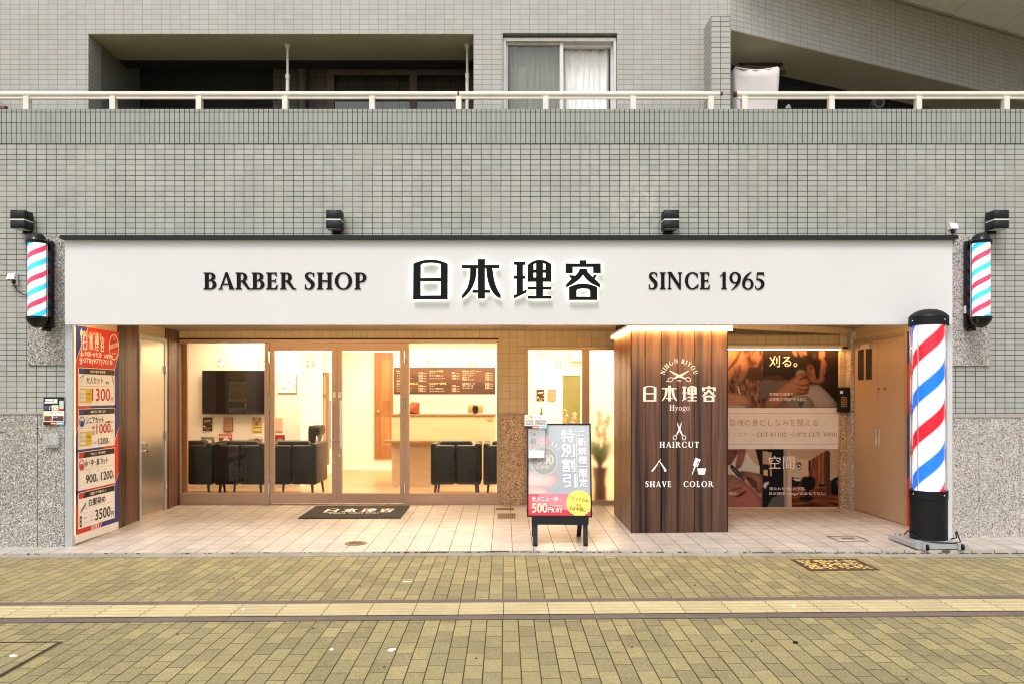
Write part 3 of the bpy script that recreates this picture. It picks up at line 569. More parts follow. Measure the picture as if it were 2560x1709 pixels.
# glazed shop front
yf, yb = GY, GY+.09
def fx(x): return PX(x, 9.88)
def fz(y): return PZ(y, 9.88)
q = MB(M_bronze); q.box(fx(438), X1D-.0005, yf-.012, yb, DT+.001, fz(857) ) if False else None
q = MB(M_bronze)
q.box(fx(438), X1D-.001, yf-.01, yb, fz(857), DT-.0005)
q.box(fx(438), fx(447), yf, yb, zf, fz(857)-.0005); q.box(fx(661), fx(673), yf, yb, zf, fz(857)-.0005); q.box(fx(1011), fx(1022), yf, yb, zf, fz(857)-.0005); q.box(fx(1242), X1D-.001, yf, yb, zf, fz(857)-.0005)
for a, b in ((447, 661), (1022, 1242)): q.box(fx(a)+.0005, fx(b)-.0005, yf+.004, yb-.004, zf-.03, fz(1232))
gl = q.build('shop_window', B)
for a, b in ((447, 661), (1022, 1242)):
    q = MB(M_glass); q.box(fx(a)+.001, fx(b)-.001, GY+.045, GY+.053, fz(1232), fz(857)-.001); q.build('pane', gl)
q = MB(M_dark); q.box(fx(438), X1D-.001, yf-.014, yf-.0105, DT-.018, DT-.001); q.build('painted_gap_shadow', gl)  # dark strip laid on the head in place of a gap's shadow
for x0, x1, g0, g1, side in ((673.5, 841.6, 684.5, 829.5, 1), (842.4, 1010.5, 854, 1000, -1)):
    q = MB(M_bronze); a, b = yf+.008, yf+.062; zt_, zb_ = fz(858), .072
    q.box(fx(x0), fx(g0), a, b, zb_, zt_); q.box(fx(g1), fx(x1), a, b, zb_, zt_); q.box(fx(g0)+.0005, fx(g1)-.0005, a+.002, b-.002, fz(875.5), zt_); q.box(fx(g0)+.0005, fx(g1)-.0005, a+.002, b-.002, zb_, fz(1232))
    dr = q.build('shop_door', B)
    q = MB(M_glass); q.box(fx(g0)+.001, fx(g1)-.001, yf+.03, yf+.038, fz(1232), fz(875.5)); q.build('pane', dr)
    hx = fx(827.5) if side > 0 else fx(855)
    q = MB(M_alu2); q.rbox(hx-.017, hx+.017, yf-.075, yf-.05, fz(1119), fz(1000), .008)
    for hz in (fz(1014), fz(1100)): q.tube([(hx, yf-.05, hz), (hx+side*.035, yf-.02, hz), (hx+side*.035, yf+.008, hz)], .009, 8)
    q.build('handle', dr)
    hh = fx(672.8) if side > 0 else fx(1011.2)
    for a_, b_ in ((878, 907), (994, 1022), (1205, 1232)):
        q = MB(M_chrome); q.tube([(hh, yf-.006, fz(b_)), (hh, yf-.006, fz(a_))], .012, 10); q.build('hinge', dr)
    q = MB(M_pw); sx_ = fx(835.2 if side > 0 else 848.6); q.box(sx_-.017, sx_+.017, yf+.0065, yf+.0078, fz(993), fz(979)); st = q.build('door_sticker', dr)
    q = MB(M_pr); txt(q, '引' if side > 0 else '押', Fr((0, yf+.006, 0), (1, 0, 0), (0, 0, 1), (0, -1, 0)), sx_, fz(985.5), h=.018, m=M_pr, n=0, al='c'); q.build('lettering', st)
    if side > 0:
        q = MB(M_chrome); q.tube([(fx(848.5), yf+.002, fz(1137)), (fx(848.5), yf+.01, fz(1137))], .02, 16); q.build('lock', dr)
# right hand window beside the pier
q = MB(M_bronze); wt, wb = fz(867), fz(1262)
q.box(XW0+.001, XW1, yf, yb, fz(874), wt-.001); q.box(XW0+.001, fx(1320.5), yf, yb, zf, fz(874)-.0005); q.box(fx(1455.5), fx(1474), yf, yb, zf, fz(874)-.0005); q.box(XW1, XW1+.12, yf, yb, zf, wt-.001)
q.box(fx(1320.5), fx(1455.5), yf+.004, yb-.004, zf-.03, fz(1250)); q.box(fx(1474), XW1, yf+.004, yb-.004, zf-.03, fz(1250)); q.box(fx(1320.5), fx(1455.5), yf-.012, yb-.006, fz(1064), fz(1059)) 
wn2 = q.build('shop_window', B)
q = MB(M_glass); q.box(fx(1320.5)+.001, fx(1455.5)-.001, GY+.045, GY+.053, fz(1250), fz(874)-.001); q.build('pane', wn2)
tf = NT('ribbed_glass'); X = tf.xyz(); dg = tf.M('SINE', tf.M('MULTIPLY', tf.M('ADD', X[0], X[2]), 420.)); dg2 = tf.M('SINE', tf.M('MULTIPLY', tf.M('SUBTRACT', X[0], X[2]), 420.))
tf.bump(tf.M('ADD', dg, dg2), .25, .002); tf.b.inputs['Transmission Weight'].default_value = 1.; tf.b.inputs['IOR'].default_value = 1.38; M_rib = tf.fin((.97, .96, .93), .30)
q = MB(M_rib); q.box(fx(1474)+.001, XW1-.001, GY+.045, GY+.051, fz(1250), fz(874)-.001); q.build('ribbed_pane', wn2)
# right side: cupboard doors
cy0, cy1 = .705, 1.86
M_cup = mat('cupboard_steel', (.46, .33, .22), .5, .1, var=.04, vs=1.5, bump=.1)
q = MB(mat('cupboard_frame', (.40, .28, .18), .4, .1)); q.box(SX1-.03, SX1+.001, cy0-.03, cy0-.001, .02, 2.10); q.box(SX1-.03, SX1+.001, cy1+.001, cy1+.009, .02, 2.10); q.box(SX1-.03, SX1+.001, cy0-.001, cy1+.001, 2.065, 2.10); q.box(SX1-.02, SX1+.001, cy0, cy1, .03, .085); cu = q.build('cupboard', B)
cm = (cy0+cy1)/2
for a, b in ((cy0, cm-.002), (cm+.002, cy1)):
    q = MB(M_cup); q.box(SX1-.022, SX1+.001, a+.002, b-.002, .09, 2.062); q.build('cupboard_door', cu)
for yy in (cm-.035, cm+.035):
    q = MB(M_chrome); q.box(SX1-.027, SX1-.0225, yy-.02, yy+.02, .88, 1.06); q.build('flush_handle', cu)
for yy in (1.50, 1.70):
    q = MB(M_dark); q.box(SX1-.026, SX1-.0225, yy-.07, yy+.07, 1.62, 1.97); q.build('meter_window', cu)
q = MB(M_pw); q.box(SX1-.0245, SX1-.0226, 1.50, 1.70, 1.985, 2.03); q.build('label_plate', cu)
for yy in (1.12, 1.26):
    q = MB(M_dark); q.box(SX1-.028, SX1-.0226, yy-.012, yy+.012, 1.50, 1.52); q.build('door_stop', cu)
# the shop room behind the glass
q = MB(M_int); RB1, RB2 = 4.15, 6.75; XB = PX(752, 11.6)
q.box(-5.2, XB, RB1, RB1+.1, 0, 2.45); q.box(XB-.1, XB, RB1+.1, RB2, 0, 2.45); q.box(XB, 4.6, RB2, RB2+.1, 0, 2.45); q.box(-5.3, -5.2, 2.53, RB1+.1, 0, 2.45); q.box(2.75, 2.85, 2.75, RB2, 0, 2.45); q.build('room_wall', B)
q = MB(mat('white_ceiling', (.82, .80, .76), .8, var=.01)); q.box(-5.3, 4.6, 2.75, 6.9, 2.45, 2.55); q.box(-5.3, 4.6, 2.53, 2.75, 2.36, 2.55); q.build('room_ceiling', B)
q = MB(M_floorw); q.box(-5.3, 4.6, 2.54, 6.9, -.1, .075); q.build('room_floor', B)
q = MB(wood('wall_board', (.26, .12, .05), (.32, .16, .075), (2, 2, 30), .45)); q.box(-5.2, PX(467, 9.98), 2.53, 2.58, .075, 2.36); q.build('wood_reveal', B)
q = MB(M_pw); q.box(-5.2, XB, RB1-.012, RB1-.0005, .075, .15); q.box(XB+.001, 2.74, RB2-.012, RB2-.0005, .075, .15); q.build('skirting', B)
# doorway trim in the recess
q = MB(M_ow); d = 13.0; yy = d-D0
for x0, x1, y0, y1 in ((814, 822, 930, 1160), (752, 814, 930, 934), (752, 814, 986, 990)): q.box(PX(x0, d), PX(x1, d), yy, yy+.06, PZ(y1, d), PZ(y0, d))
q.build('door_trim', B)
q = MB(M_int); q.box(XB+.001, PX(814, 13.0)-.001, 5.60, 5.65, .075, 2.44); q.build('partition', B)
# ------------------------------------------------------------------ lights the place has: shop ceiling, LED lines
def area(x, y, z, sx, sy, p, col=(1, .74, .46), rot=(0, 0, 0)):
    l = bpy.data.lights.new('ceiling_light', 'AREA'); l.shape = 'RECTANGLE'; l.size = sx; l.size_y = sy; l.energy = p; l.color = col
    o = bpy.data.objects.new('ceiling_light', l); COL.objects.link(o); o.location = (x, y, z); o.rotation_euler = rot
area(-3.2, 3.5, 2.43, 1.9, .9, 40); area(-.6, 3.7, 2.43, 2.0, 1.2, 54); area(1.5, 3.7, 2.43, 1.6, 1.2, 44)
area(-1.2, 5.6, 2.43, 2.6, 1.4, 68); area(1.5, 5.6, 2.43, 1.8, 1.2, 46)

# ------------------------------------------------------------------ the fascia sign
d = 7.33; sy_ = d-D0
S = root('shop_sign', (0, -.12, 2.5), 'long white fascia sign lettered BARBER SHOP and SINCE 1965', 'shop sign')
x0, x1, zb, ztp = PX(162, d), PX(2381, d), PZ(808, d), PZ(600, d)
q = MB(M_white); q.box(x0, x1, -.12, -.0245, zb, ztp); q.build('panel', S)
q = MB(M_char); q.box(PX(150, 7.29), PX(2395, 7.29), -.165, -.0005, ztp+.0005, PZ(588.5, 7.29)); q.build('cap', S)
q = MB(M_alu2); q.box(x0, x1, -.1195, -.0245, zb-.012, zb-.0005); q.build('bottom_trim', S)
q = MB(M_warmf); q.box(-4.08, 4.1, -.0235, -.019, 2.116, 2.166); q.build('led_strip', S)
fs = frpx(d); fs.O.y = -.12
def letters(s, u, v, h, w, sp):
    W = sum(G[ch][0]+sp for ch in s)-sp; x = u
    for ch in s:
        if ch != ' ': q = MB(M_blkl); serif(q, ch, ff, x, v, h, None, .008, .0078, w=G[ch][0]*w/W); q.build('letter', S)
        x += (G[ch][0]+sp)*w/W
ff = Fr(fs.O, fs.U, fs.V, fs.N, True)
letters('BARBER SHOP', 509, 724, 42, 408, .055)
letters('SINCE 1965', 1620, 723.5, 42, 293, .075)
for nm, pr in (('letter', [0]), ('letter', [1]), ('letter', [2, 3]), ('letter', [4, 5, 6])):
    q = MB(M_blkl); kanji(q, ff, 1034, 751.5, 467, 101, None, .048, .026, parts=pr); o = q.build(nm, S)
    q = MB(M_halo)
    for i in pr:
        lp = KAN[i][0]; cx = sum(p[0] for p in lp)/len(lp); cy = sum(p[1] for p in lp)/len(lp)
    kanji(q, ff, 1034, 751.5, 467, 101, None, .0212, 0, parts=pr); q.build('halo_light', o)

# ------------------------------------------------------------------ small black wall lamps
def wall_lamp(x0, x1, lab):
    r = root('wall_lamp', ((x0+x1)/2, 0, 3.08), lab, 'wall lamp', 'black box lamps along the tiled wall')
    a, b = 2.998, 3.168; yf = -.17
    q = MB(M_char); q.rbox(x0, x1, yf, -.03, 3.085, b, .004, 1); q.rbox(x0, x1, yf, -.03, a, 3.073, .004, 1); q.build('housing', r)
    q = MB(M_wplast); q.box(x0+.002, x1-.002, yf+.002, -.032, 3.0735, 3.0845); q.build('light_slot', r)
    q = MB(mat('lamp_lens', (.5, .5, .48), .3)); q.box(x0+.015, x1-.015, yf+.015, -.045, a-.003, a+.001); q.build('lens', r)
    q = MB(M_black); q.box(x0+.02, x1-.02, -.03, 0, 3.0, 3.15); q.box(x0+.03, x1-.03, -.028, 0, 2.975, 3.0); q.build('wall_mount', r)
for a, b, t in ((-4.618, -4.484, 'black box wall lamp at the far left, above the left barber pole'), (-1.669, -1.531, 'black box wall lamp above the words BARBER SHOP, left of the centre'),
                (1.486, 1.628, 'black box wall lamp above the words SINCE 1965'), (4.570, 4.708, 'black box wall lamp at the far right, above the right barber pole')): wall_lamp(a, b, t)

# ------------------------------------------------------------------ outdoor sockets
def socket(X, z, lab, cable):
    r = root('wall_socket', (X, 0, z), lab, 'wall socket', 'weatherproof sockets on the facade')
    q = MB(M_wplast); q.rbox(X-.032, X+.032, -.022, 0, z-.062, z+.05, .006, 2); q.build('back_plate', r)
    q = MB(M_wplast); q.add([(X-.034, -.02, z+.055), (X+.034, -.02, z+.055), (X+.034, -.062, z+.042), (X-.034, -.062, z+.042), (X-.036, -.08, z-.012), (X+.036, -.08, z-.012), (X-.034, -.02, z-.02), (X+.034, -.02, z-.02)],
        [(0, 3, 2, 1), (3, 4, 5, 2), (0, 6, 4, 3), (1, 2, 5, 7)]); q.build('cover', r)
    q = MB(M_blackg); q.tube(cable, .0045, 8); q.rbox(X-.004, X+.02, -.05, -.02, z-.05, z-.015, .005); q.build('cable', r)
X = PX(38, 7.45); socket(X, PZ(698, 7.45), 'white weatherproof wall socket with a dangling cable left of the left barber pole', [(X+.01, -.04, 2.52), (X+.012, -.04, 2.49), (X+.04, -.035, 2.43), (X+.09, -.02, 2.395), (X+.15, -.012, 2.385), (X+.26, -.012, 2.40)])
X = PX(2375, 7.45); socket(X, PZ(573, 7.45), 'white weatherproof wall socket just above the right end of the fascia sign', [(X+.01, -.03, 2.99), (X+.012, -.03, 2.96), (X+.03, -.02, 2.92), (X+.02, -.01, 2.86), (X+.09, -.01, 2.80)])

# ------------------------------------------------------------------ wall mounted barber poles
M_clear = glass('clear_tube', gain=.8)
def wall_pole(Xc, Xp, side, phase, lab, cols):
    r = root('barber_pole', (Xc, -.22, 2.5), lab, 'barber pole', 'barber poles at the two ends of the sign')
    z0, z1 = PZ(795, 7.23), PZ(607, 7.23); R = .079; c = (Xc, -.22, 0)
    q = MB(stripes('wall_pole_stripes', .236, 0, phase+.04, .60, cols)); q.lathe(c, [(R-.006, z0), (R-.006, z1)], 48); q.build('striped_cylinder', r, origin=c)
    q = MB(M_clear); q.lathe(c, [(R, z0), (R, z1)], 48); q.build('clear_tube', r)
    q = MB(M_blackg); q.lathe(c, [(R+.012, z1-.012), (R+.014, z1+.014), (R+.006, z1+.022), (R+.002, z1+.03), (R-.004, z1+.05), (R-.022, z1+.073), (R-.048, z1+.088), (0, z1+.094)], 40); q.build('top_cap', r)
    q = MB(M_blackg); q.lathe(c, [(R+.012, z0+.012), (R+.012, z0-.008), (R+.004, z0-.03), (R-.012, z0-.055), (R-.035, z0-.078), (R-.058, z0-.09), (0, z0-.094)], 40); q.build('bottom_cap', r)
    q = MB(M_blackg); q.rbox(Xp-.05, Xp+.05, -.075, -.0165, PZ(820, 7.42), PZ(604, 7.42), .008, 2)
    for zz in (z1+.03, z0-.035): q.rbox(Xp-.03, Xp+.03, -.2, -.07, zz-.025, zz+.025, .008, 2)
    q.rbox(Xp-.022, Xp+.022, -.11, -.02, z0-.11, z0-.08, .006); q.build('wall_bracket', r)
    q = MB(M_chrome)
    for a in (-60, 60): q.tube([(Xc+(R+.004)*math.sin(math.radians(a)), -.22+(R+.004)*math.cos(math.radians(a)), z) for z in (z0, z1)], .003, 6)
    q.build('rod', r)
    q = MB(M_pw); q.box(Xp-.052-.001*0, Xp-.0505, -.07, -.03, z0+.06, z0+.13) if side > 0 else q.box(Xp-.0515, Xp-.0505, -.07, -.03, z0+.06, z0+.13); q.build('label_sticker', r)
CY = ((.72, .02, .07), (.02, .42, .85))
wall_pole(-4.338, -4.338, 1, .246, 'lit red, white and blue barber pole on the wall left of the sign', CY)
wall_pole(4.416, 4.416, -1, .24, 'lit red, white and blue barber pole on the wall right of the sign', CY)

# ------------------------------------------------------------------ the standing barber pole
Xc, Yc = 3.876, -.315; zg = zt(3.87, -.3)
r = root('standing_barber_pole', (Xc, Yc, zg), 'tall lit barber pole standing on a grey steel base at the right of the entrance', 'barber pole')
c = (Xc, Yc, 0); zA, zB = .575, 2.085
q = MB(stripes('standing_pole_stripes', .735, 0, .25, .58, ((.66, .006, .02), (.006, .12, .72)), (.70, .74, .86), .022)); q.lathe(c, [(.128, zA-.03), (.128, zB+.02)], 56); q.build('striped_cylinder', r, origin=c)
q = MB(M_clear); q.lathe(c, [(.150, zA), (.150, zB)], 56); q.build('clear_tube', r)
q = MB(M_chrome)
for a in (-62, -118+180+170, 35, 155, 215): 
    an = math.radians(a); q.tube([(Xc+.1525*math.sin(an), Yc-.1525*math.cos(an), z) for z in (zA-.01, zB)], .0055, 8)
q.build('rod', r)
q = MB(M_black); q.lathe(c, [(.150, .135), (.156, .135), (.156, zA-.075), (.160, zA-.072), (.160, zA+.005), (.148, zA+.005), (.128, zA-.03)], 56); q.build('base_drum', r)
q = MB(M_black); q.lathe(c, [(.166, zB-.012), (.166, zB+.066), (.160, zB+.078), (.140, zB+.098), (.112, zB+.117), (.075, zB+.132), (.035, zB+.139), (0, zB+.141)], 56); q.build('top_cap', r)
q = MB(M_chrome)
for a in (-78, 22):
    an = math.radians(a)
    for rr, zz in ((.167, zB+.03), (.161, zA-.03)): q.ball((Xc+rr*math.sin(an), Yc-rr*math.cos(an), zz), .007, seg=8)
q.build('rivet', r)
q = MB(M_alu); px0, px1, py0, py1 = 3.635, 4.085, -.55, -.06
q.box(px0, px1, py0, py1, .118, .126); q.box(px0, px0+.006, py0, py1, .088, .1175); q.box(px1-.006, px1, py0, py1, .088, .1175); q.box(px0+.0062, px1-.0062, py1-.006, py1, .088, .1175)
q.add([(px0, py0-.001, .126), (px1, py0-.001, .126), (px1+.03, py0-.001, .088), (px0+.03, py0-.001, .080), (px0, py0-.001, .086)], [(0, 1, 2, 3, 4)])
q.lathe(c, [(.175, .127), (.175, .136), (.15, .136)], 48); q.build('base_plate', r)
for wx, wy in ((3.70, -.572), (4.01, -.572), (3.70, -.10), (4.01, -.10)):
    zz = zt(wx, wy)+.0275
    q = MB(M_black); q.tube([(wx+.012, wy, zz), (wx+.032, wy, zz)], .027, 18); w_ = q.build('caster', r)
    q = MB(M_alu); q.box(wx-.012, wx+.006, wy-.012, wy+.022, zz-.022, zz+.03); q.box(wx-.012, wx+.03, wy-.004, wy+.022, zz+.029, zz+.036); q.build('fork', w_)
q = MB(M_blackg)
q.tube([(Xc+.17, Yc-.06, .14), (Xc+.20, Yc-.1, .16), (Xc+.195, Yc-.09, .20), (Xc+.215, Yc-.07, .215), (Xc+.23, Yc-.08, .16), (Xc+.235, Yc-.09, .135), (Xc+.20, Yc-.16, .131), (Xc+.1, Yc-.215, .131), (Xc-.02, Yc-.20, .133), (Xc-.12, Yc-.13, .14), (Xc-.165, Yc-.05, .18), (Xc-.172, Yc+.03, .2), (Xc-.16, Yc+.12, .15)], .0065, 8); q.build('power_cable', r)

# ------------------------------------------------------------------ wooden pillar with the white lettering
pd = 7.87; PX0, PX1 = PX(1578, pd), PX(1819, pd); PY = pd-D0; PYB = 1.66
r = root('wooden_pillar', ((PX0+PX1)/2, 1.0, .05), 'square pillar clad in dark brown planks with white shop lettering', 'pillar')
q = MB(M_dark); q.box(PX0+.02, PX1-.012, PY+.02, PYB, -.05, 2.249); q.build('core', r)
pk = [1578, 1613, 1653.5, 1695, 1737, 1778, 1819]; random.seed(11)
for i in range(6):
    q = MB(M_plank); a, b = PX(pk[i], pd)+.003, PX(pk[i+1], pd)-.003; off = random.uniform(0, 3)
    q.rbox(a, b, PY, PY+.019, .048, 2.12, .003, 1); o = q.build('plank', r)
q = MB(M_plank2)
n = 14
for i in range(n):
    a, b = PY+.02+(PYB-PY-.02)*i/n, PY+.02+(PYB-PY-.02)*(i+1)/n; q.rbox(PX0, PX0+.0195, a+.001, b-.001, .06, 2.12, .002, 1)
q.build('side_cladding', r)
q = MB(M_plank2); q.box(PX1-.0115, PX1, PY+.02, PYB, .05, 2.12); q.build('side_cladding', r)
q = MB(M_black); q.box(PX0-.003, PX0+.0035, PY-.003, PY+.004, .048, 2.08); q.box(PX1-.0035, PX1+.003, PY-.003, PY+.004, .048, 2.08); q.build('corner_bead', r)
q = MB(M_white); q.box(PX0-.038, PX1+.044, PY-.04, PYB, 2.125, 2.15); q.build('light_cornice', r)
q = MB(M_warmp); q.box(PX0-.034, PX1+.04, PY-.036, PY-.012, 2.087, 2.1245); q.box(PX0-.034, PX0-.012, PY-.0115, PYB, 2.098, 2.1245); q.build('led_strip', r)
pf = frpx(pd); pf.O.y = PY
q = MB(M_letter); kanji(q, pf, 1607.5, 1003.2, 182, 40.5, None, .0015); q.build('lettering', r)
q = MB(M_letter)
serif(q, 'Hyogo', pf, 1699, 1025, 14.2, None, .0015, w=51, al='c', sp=.05)
serif(q, 'HAIRCUT', pf, 1698, 1117.5, 14.6, None, .0015, w=99, al='c', sp=.15); serif(q, 'SHAVE', pf, 1646, 1216, 14.6, None, .0015, w=66, al='c', sp=.12); serif(q, 'COLOR', pf, 1745.5, 1216, 14.6, None, .0015, w=75, al='c', sp=.13)
def arcword(s, cx, cy, R, a0, a1, h):
    W = sum(G[ch][0]+.12 for ch in s); x = 0
    for ch in s:
        wd = G[ch][0]+.12; t = (x+wd/2)/W; an = math.radians(a0+(a1-a0)*t); x += wd; k = 0
        rad = (math.cos(an), -math.sin(an)); tan = (math.sin(an), math.cos(an)); sw = abs(math.radians(a1-a0))*R/W
        for pl in G[ch][1]:
            q.poly(pf, [(cx+tan[0]*(a-wd/2+.06)*sw+rad[0]*(R+b*h), cy+tan[1]*(a-wd/2+.06)*sw+rad[1]*(R+b*h)) for a, b in pl], .0015+.0002*(k % 7)); k += 1
arcword('NIHON RIYOU', 1698, 945, 37.5, 168, 12, 11.5)
txt(q, '1965', pf, 1697.5, 953, h=4.6, w=11.5, n=.0015, bold=.02, al='c'); q.build('lettering', r)
q = MB(M_letter)      # scissors, razor, comb and bowl
def SX(x, y): return (1600+x/8.71, 860+y/8.71)
def ringp(cx, cy, rx, ry, t, f, k=28, rot=0):
    o = [(cx+rx*math.cos(a)*math.cos(rot)-ry*math.sin(a)*math.sin(rot), cy+rx*math.cos(a)*math.sin(rot)+ry*math.sin(a)*math.cos(rot)) for a in [2*math.pi*i/k for i in range(k)]]
    i_ = [(cx+(rx-t)*math.cos(a)*math.cos(rot)-(ry-t)*math.sin(a)*math.sin(rot), cy+(rx-t)*math.cos(a)*math.sin(rot)+(ry-t)*math.sin(a)*math.cos(rot)) for a in [2*math.pi*i/k for i in range(k)]]
    return [[f(*p) for p in o], [f(*p) for p in i_]]
def PL(f, pts, n): q.poly(pf, [f(*p) for p in pts], n)
PL(SX, [(640, 565), (660, 570), (900, 680), (990, 735), (975, 755), (860, 715), (800, 690), (640, 582)], .0015); PL(SX, [(1068, 565), (1050, 570), (815, 680), (720, 735), (745, 755), (850, 715), (915, 690), (1068, 582)], .0018)
q.poly(pf, ringp(662, 765, 65, 48, 15, SX, rot=-.5), .0021); q.poly(pf, ringp(1050, 762, 65, 48, 15, SX, rot=.5), .0021); PL(SX, [(565, 790), (590, 800), (612, 795), (612, 808), (585, 810), (562, 800)], .0024)
def SH(x, y): return (1600+x/8.255, 1040+y/8.255)
PL(SH, [(766, 110), (772, 120), (835, 260), (885, 380), (868, 395), (800, 285), (775, 180)], .0015); PL(SH, [(860, 110), (852, 120), (795, 260), (742, 380), (758, 395), (828, 285), (850, 180)], .0018)
q.poly(pf, ringp(719, 435, 43, 50, 13, SH), .0021); q.poly(pf, ringp(907, 435, 43, 50, 13, SH), .0021)
PL(SH, [(430, 865), (428, 890), (385, 940), (355, 1010), (270, 1130), (245, 1140), (232, 1118), (350, 975), (385, 910), (410, 895)], .0015); PL(SH, [(390, 920), (410, 915), (530, 1075), (547, 1110), (530, 1138), (505, 1138), (480, 1060)], .0018)
PL(SH, [(1145, 845), (1222, 875), (1150, 1030), (1075, 1205), (1065, 1195), (1125, 1015), (1092, 1005)], .0015); PL(SH, [(1222, 875), (1252, 885), (1185, 1040), (1160, 1030), (1166, 1015), (1178, 1020), (1236, 895), (1218, 888)], .0018)
for a, b in (((1228, 893), (1215, 920)), ((1190, 985), (1176, 1012))): PL(SH, [(a[0]-12, a[1]-4), (a[0]+12, a[1]+6), (b[0]+12, b[1]+6), (b[0]-12, b[1]-4)], .0021)
PL(SH, [(1178, 1068), (1362, 1068), (1360, 1085), (1335, 1190), (1325, 1196), (1215, 1196), (1207, 1190), (1180, 1085)], .0015); q.build('emblem', r)
# ------------------------------------------------------------------ price board on the left wall of the entrance
r = root('price_poster', (SX0, .44, 1.0), 'tall red and blue price poster on the left wall beside the grey jamb', 'poster')
W_, H_ = .84, 2.09; fp = Fr((SX0, .025, .02), (0, 1, 0), (0, 0, 1), (1, 0, 0)); TH = .012
def band(q, z): pass
q = MB(M_pw); q.box(SX0, SX0+TH, .025, .025+W_, .02, .02+H_, M_pw)
n0 = TH+.0006; R = lambda a, b, c_, e, m, k=1: q.rect(fp, a, b, c_, e, n0+.0006*k, 0, m)
zb = lambda z: z-.02
R(0, zb(.10), W_, H_, M_red, 0)
for pl in ([(0, H_), (.23, H_), (0, H_-.36)], [(W_, zb(1.88)), (W_, zb(1.10)), (.74, zb(.93)), (.74, zb(1.66))], [(0, zb(1.33)), (.74, zb(1.33)), (.80, zb(1.33)), (.80, zb(1.30)), (.28, zb(1.30)), (0, zb(1.02))][:0] or [(0, zb(1.05)), (.04, zb(1.12)), (.04, zb(.40)), (0, zb(.36))],
           [(.30, zb(1.345)), (.78, zb(1.345)), (.78, zb(1.305)), (.26, zb(1.305))], [(0, zb(.92)), (.52, zb(.92)), (.50, zb(.885)), (0, zb(.885))], [(0, zb(.52)), (.20, zb(.52)), (.17, zb(.49)), (0, zb(.49))], [(W_, zb(.62)), (W_, zb(.10)), (.46, zb(.10)), (.58, zb(.22))]):
    q.poly(fp, pl, n0+.0006, 0, M_blue)
for a, b in (((.23, H_), (0, H_-.36)), ((W_, zb(1.88)), (.70, zb(1.62))), ((W_, zb(1.10)), (.74, zb(.93))), ((W_, zb(.62)), (.46, zb(.10))), ((0, zb(1.05)), (.05, zb(1.14)))):
    dx, dy_ = b[0]-a[0], b[1]-a[1]; l = math.hypot(dx, dy_); px_, py_ = -dy_/l*.003, dx/l*.003
    q.poly(fp, [(a[0]+px_, a[1]+py_), (b[0]+px_, b[1]+py_), (b[0]-px_, b[1]-py_), (a[0]-px_, a[1]-py_)], n0+.0012, 0, M_pw)
cards = ((1.338, 1.712), (.916, 1.312), (.518, .893), (.150, .500)); CX0, CX1 = .05, .755
for k, (a, b) in enumerate(cards):
    R(CX0, zb(a), CX1, zb(b), M_pw, 3); R(CX0+.012, zb(b)-.062, CX1-.006, zb(b)-.006, M_pk, 4)
    q.poly(fp, [(CX0+.012, zb(b)-.062), (CX0+.08, zb(b)-.062), (CX0+.125, zb(b)-.006), (CX0+.012, zb(b)-.006)], n0+.0030, 0, M_blue if k < 2 else M_red)
    R(CX0+.03, zb(a)+(b-a)*.515, CX1-.02, zb(a)+(b-a)*.515+.003, M_grey, 4)
q.build('print', r)
q = MB(M_pk); T4 = n0+.0036
def tx(s, u, z, h, w=None, m=M_pk, bold=.012, al='l', k=0): txt(q, s, fp, u, zb(z), h, w, m, T4+.0006*k+.0004, 0, al, 0, .02 if bold > .008 else 0)
tx('日本理容', .135, 1.0, .0001, .0001, M_red) if False else None
kanji(q, fp, .135, zb(1.885), .40, .155, M_pw, T4)
tx('“身だしなみ”を整える', .12, 2.018, .052, .36, M_cream); tx('OPEN', .075, 1.825, .026, .08, M_pw, .014); tx('9:00', .165, 1.825, .048, .11, M_pw, .014); tx('~', .285, 1.842, .012, None, M_pw); tx('受付', .315, 1.825, .04, .03, M_pw); tx('19:20', .35, 1.825, .048, .13, M_pw, .014); tx('水曜定休', .53, 1.82, .045, .18, M_pw)
tx('☎', .065, 1.745, .062, .06, M_pw, .014); tx('078(977)7018', .14, 1.745, .062, .56, M_pw, .022)
q.poly(fp, blob([(.085, zb(2.04)), (.105, zb(2.085)), (.125, zb(2.04)), (.105, zb(1.995))]), T4, 0, M_cream); q.rect(fp, .092, zb(1.985), .122, zb(1.998), T4, 0, M_cream); q.rect(fp, .092, zb(1.77+.05), .122, zb(1.835), T4, 0, M_pw)
for i in range(6): q.poly(fp, [(.095, zb(1.845+i*.023)), (.119, zb(1.857+i*.023)), (.119, zb(1.869+i*.023)), (.095, zb(1.857+i*.023))], T4, 0, M_pw)
q.poly(fp, ringp(.735, zb(1.945), .105, .135, .012, lambda a, b: (min(a, W_), b), 36), T4, 0, M_pw); q.poly(fp, [(.63, zb(1.915)), (W_, zb(1.965)), (W_, zb(2.005)), (.63, zb(1.955))], T4+.0004, 0, M_cream); txt(q, 'BARBER', fp, .67, zb(1.932), .028, .15, M_red, T4+.001, .015, rot=.2); tx('SHOP', .70, 1.87, .02, .07, M_cream)
for s_ in (1, -1): q.poly(fp, [(.715, zb(2.035-s_*.02)), (.775, zb(2.035+s_*.02)), (.775, zb(2.039+s_*.02)), (.715, zb(2.039-s_*.02))], T4+.0003*s_, 0, M_pw)
heads = ('10分で創る“好印象”', '60歳からの “身だしなみ”', 'うれしい “学生割引”', '白髪ケアで若々しく'); names = ('大人カット', 'シニアカット', '小・中・高 カット', '白髪染め')
for k, (a, b) in enumerate(cards):
    tx(heads[k], .42, b-.048, .028, .30, M_pw, .015, 'c')
    tx(names[k], (.19, .185, .17, .24)[k], b-.155, .07, (.32, .34, .44, .32)[k], M_pk, .010)
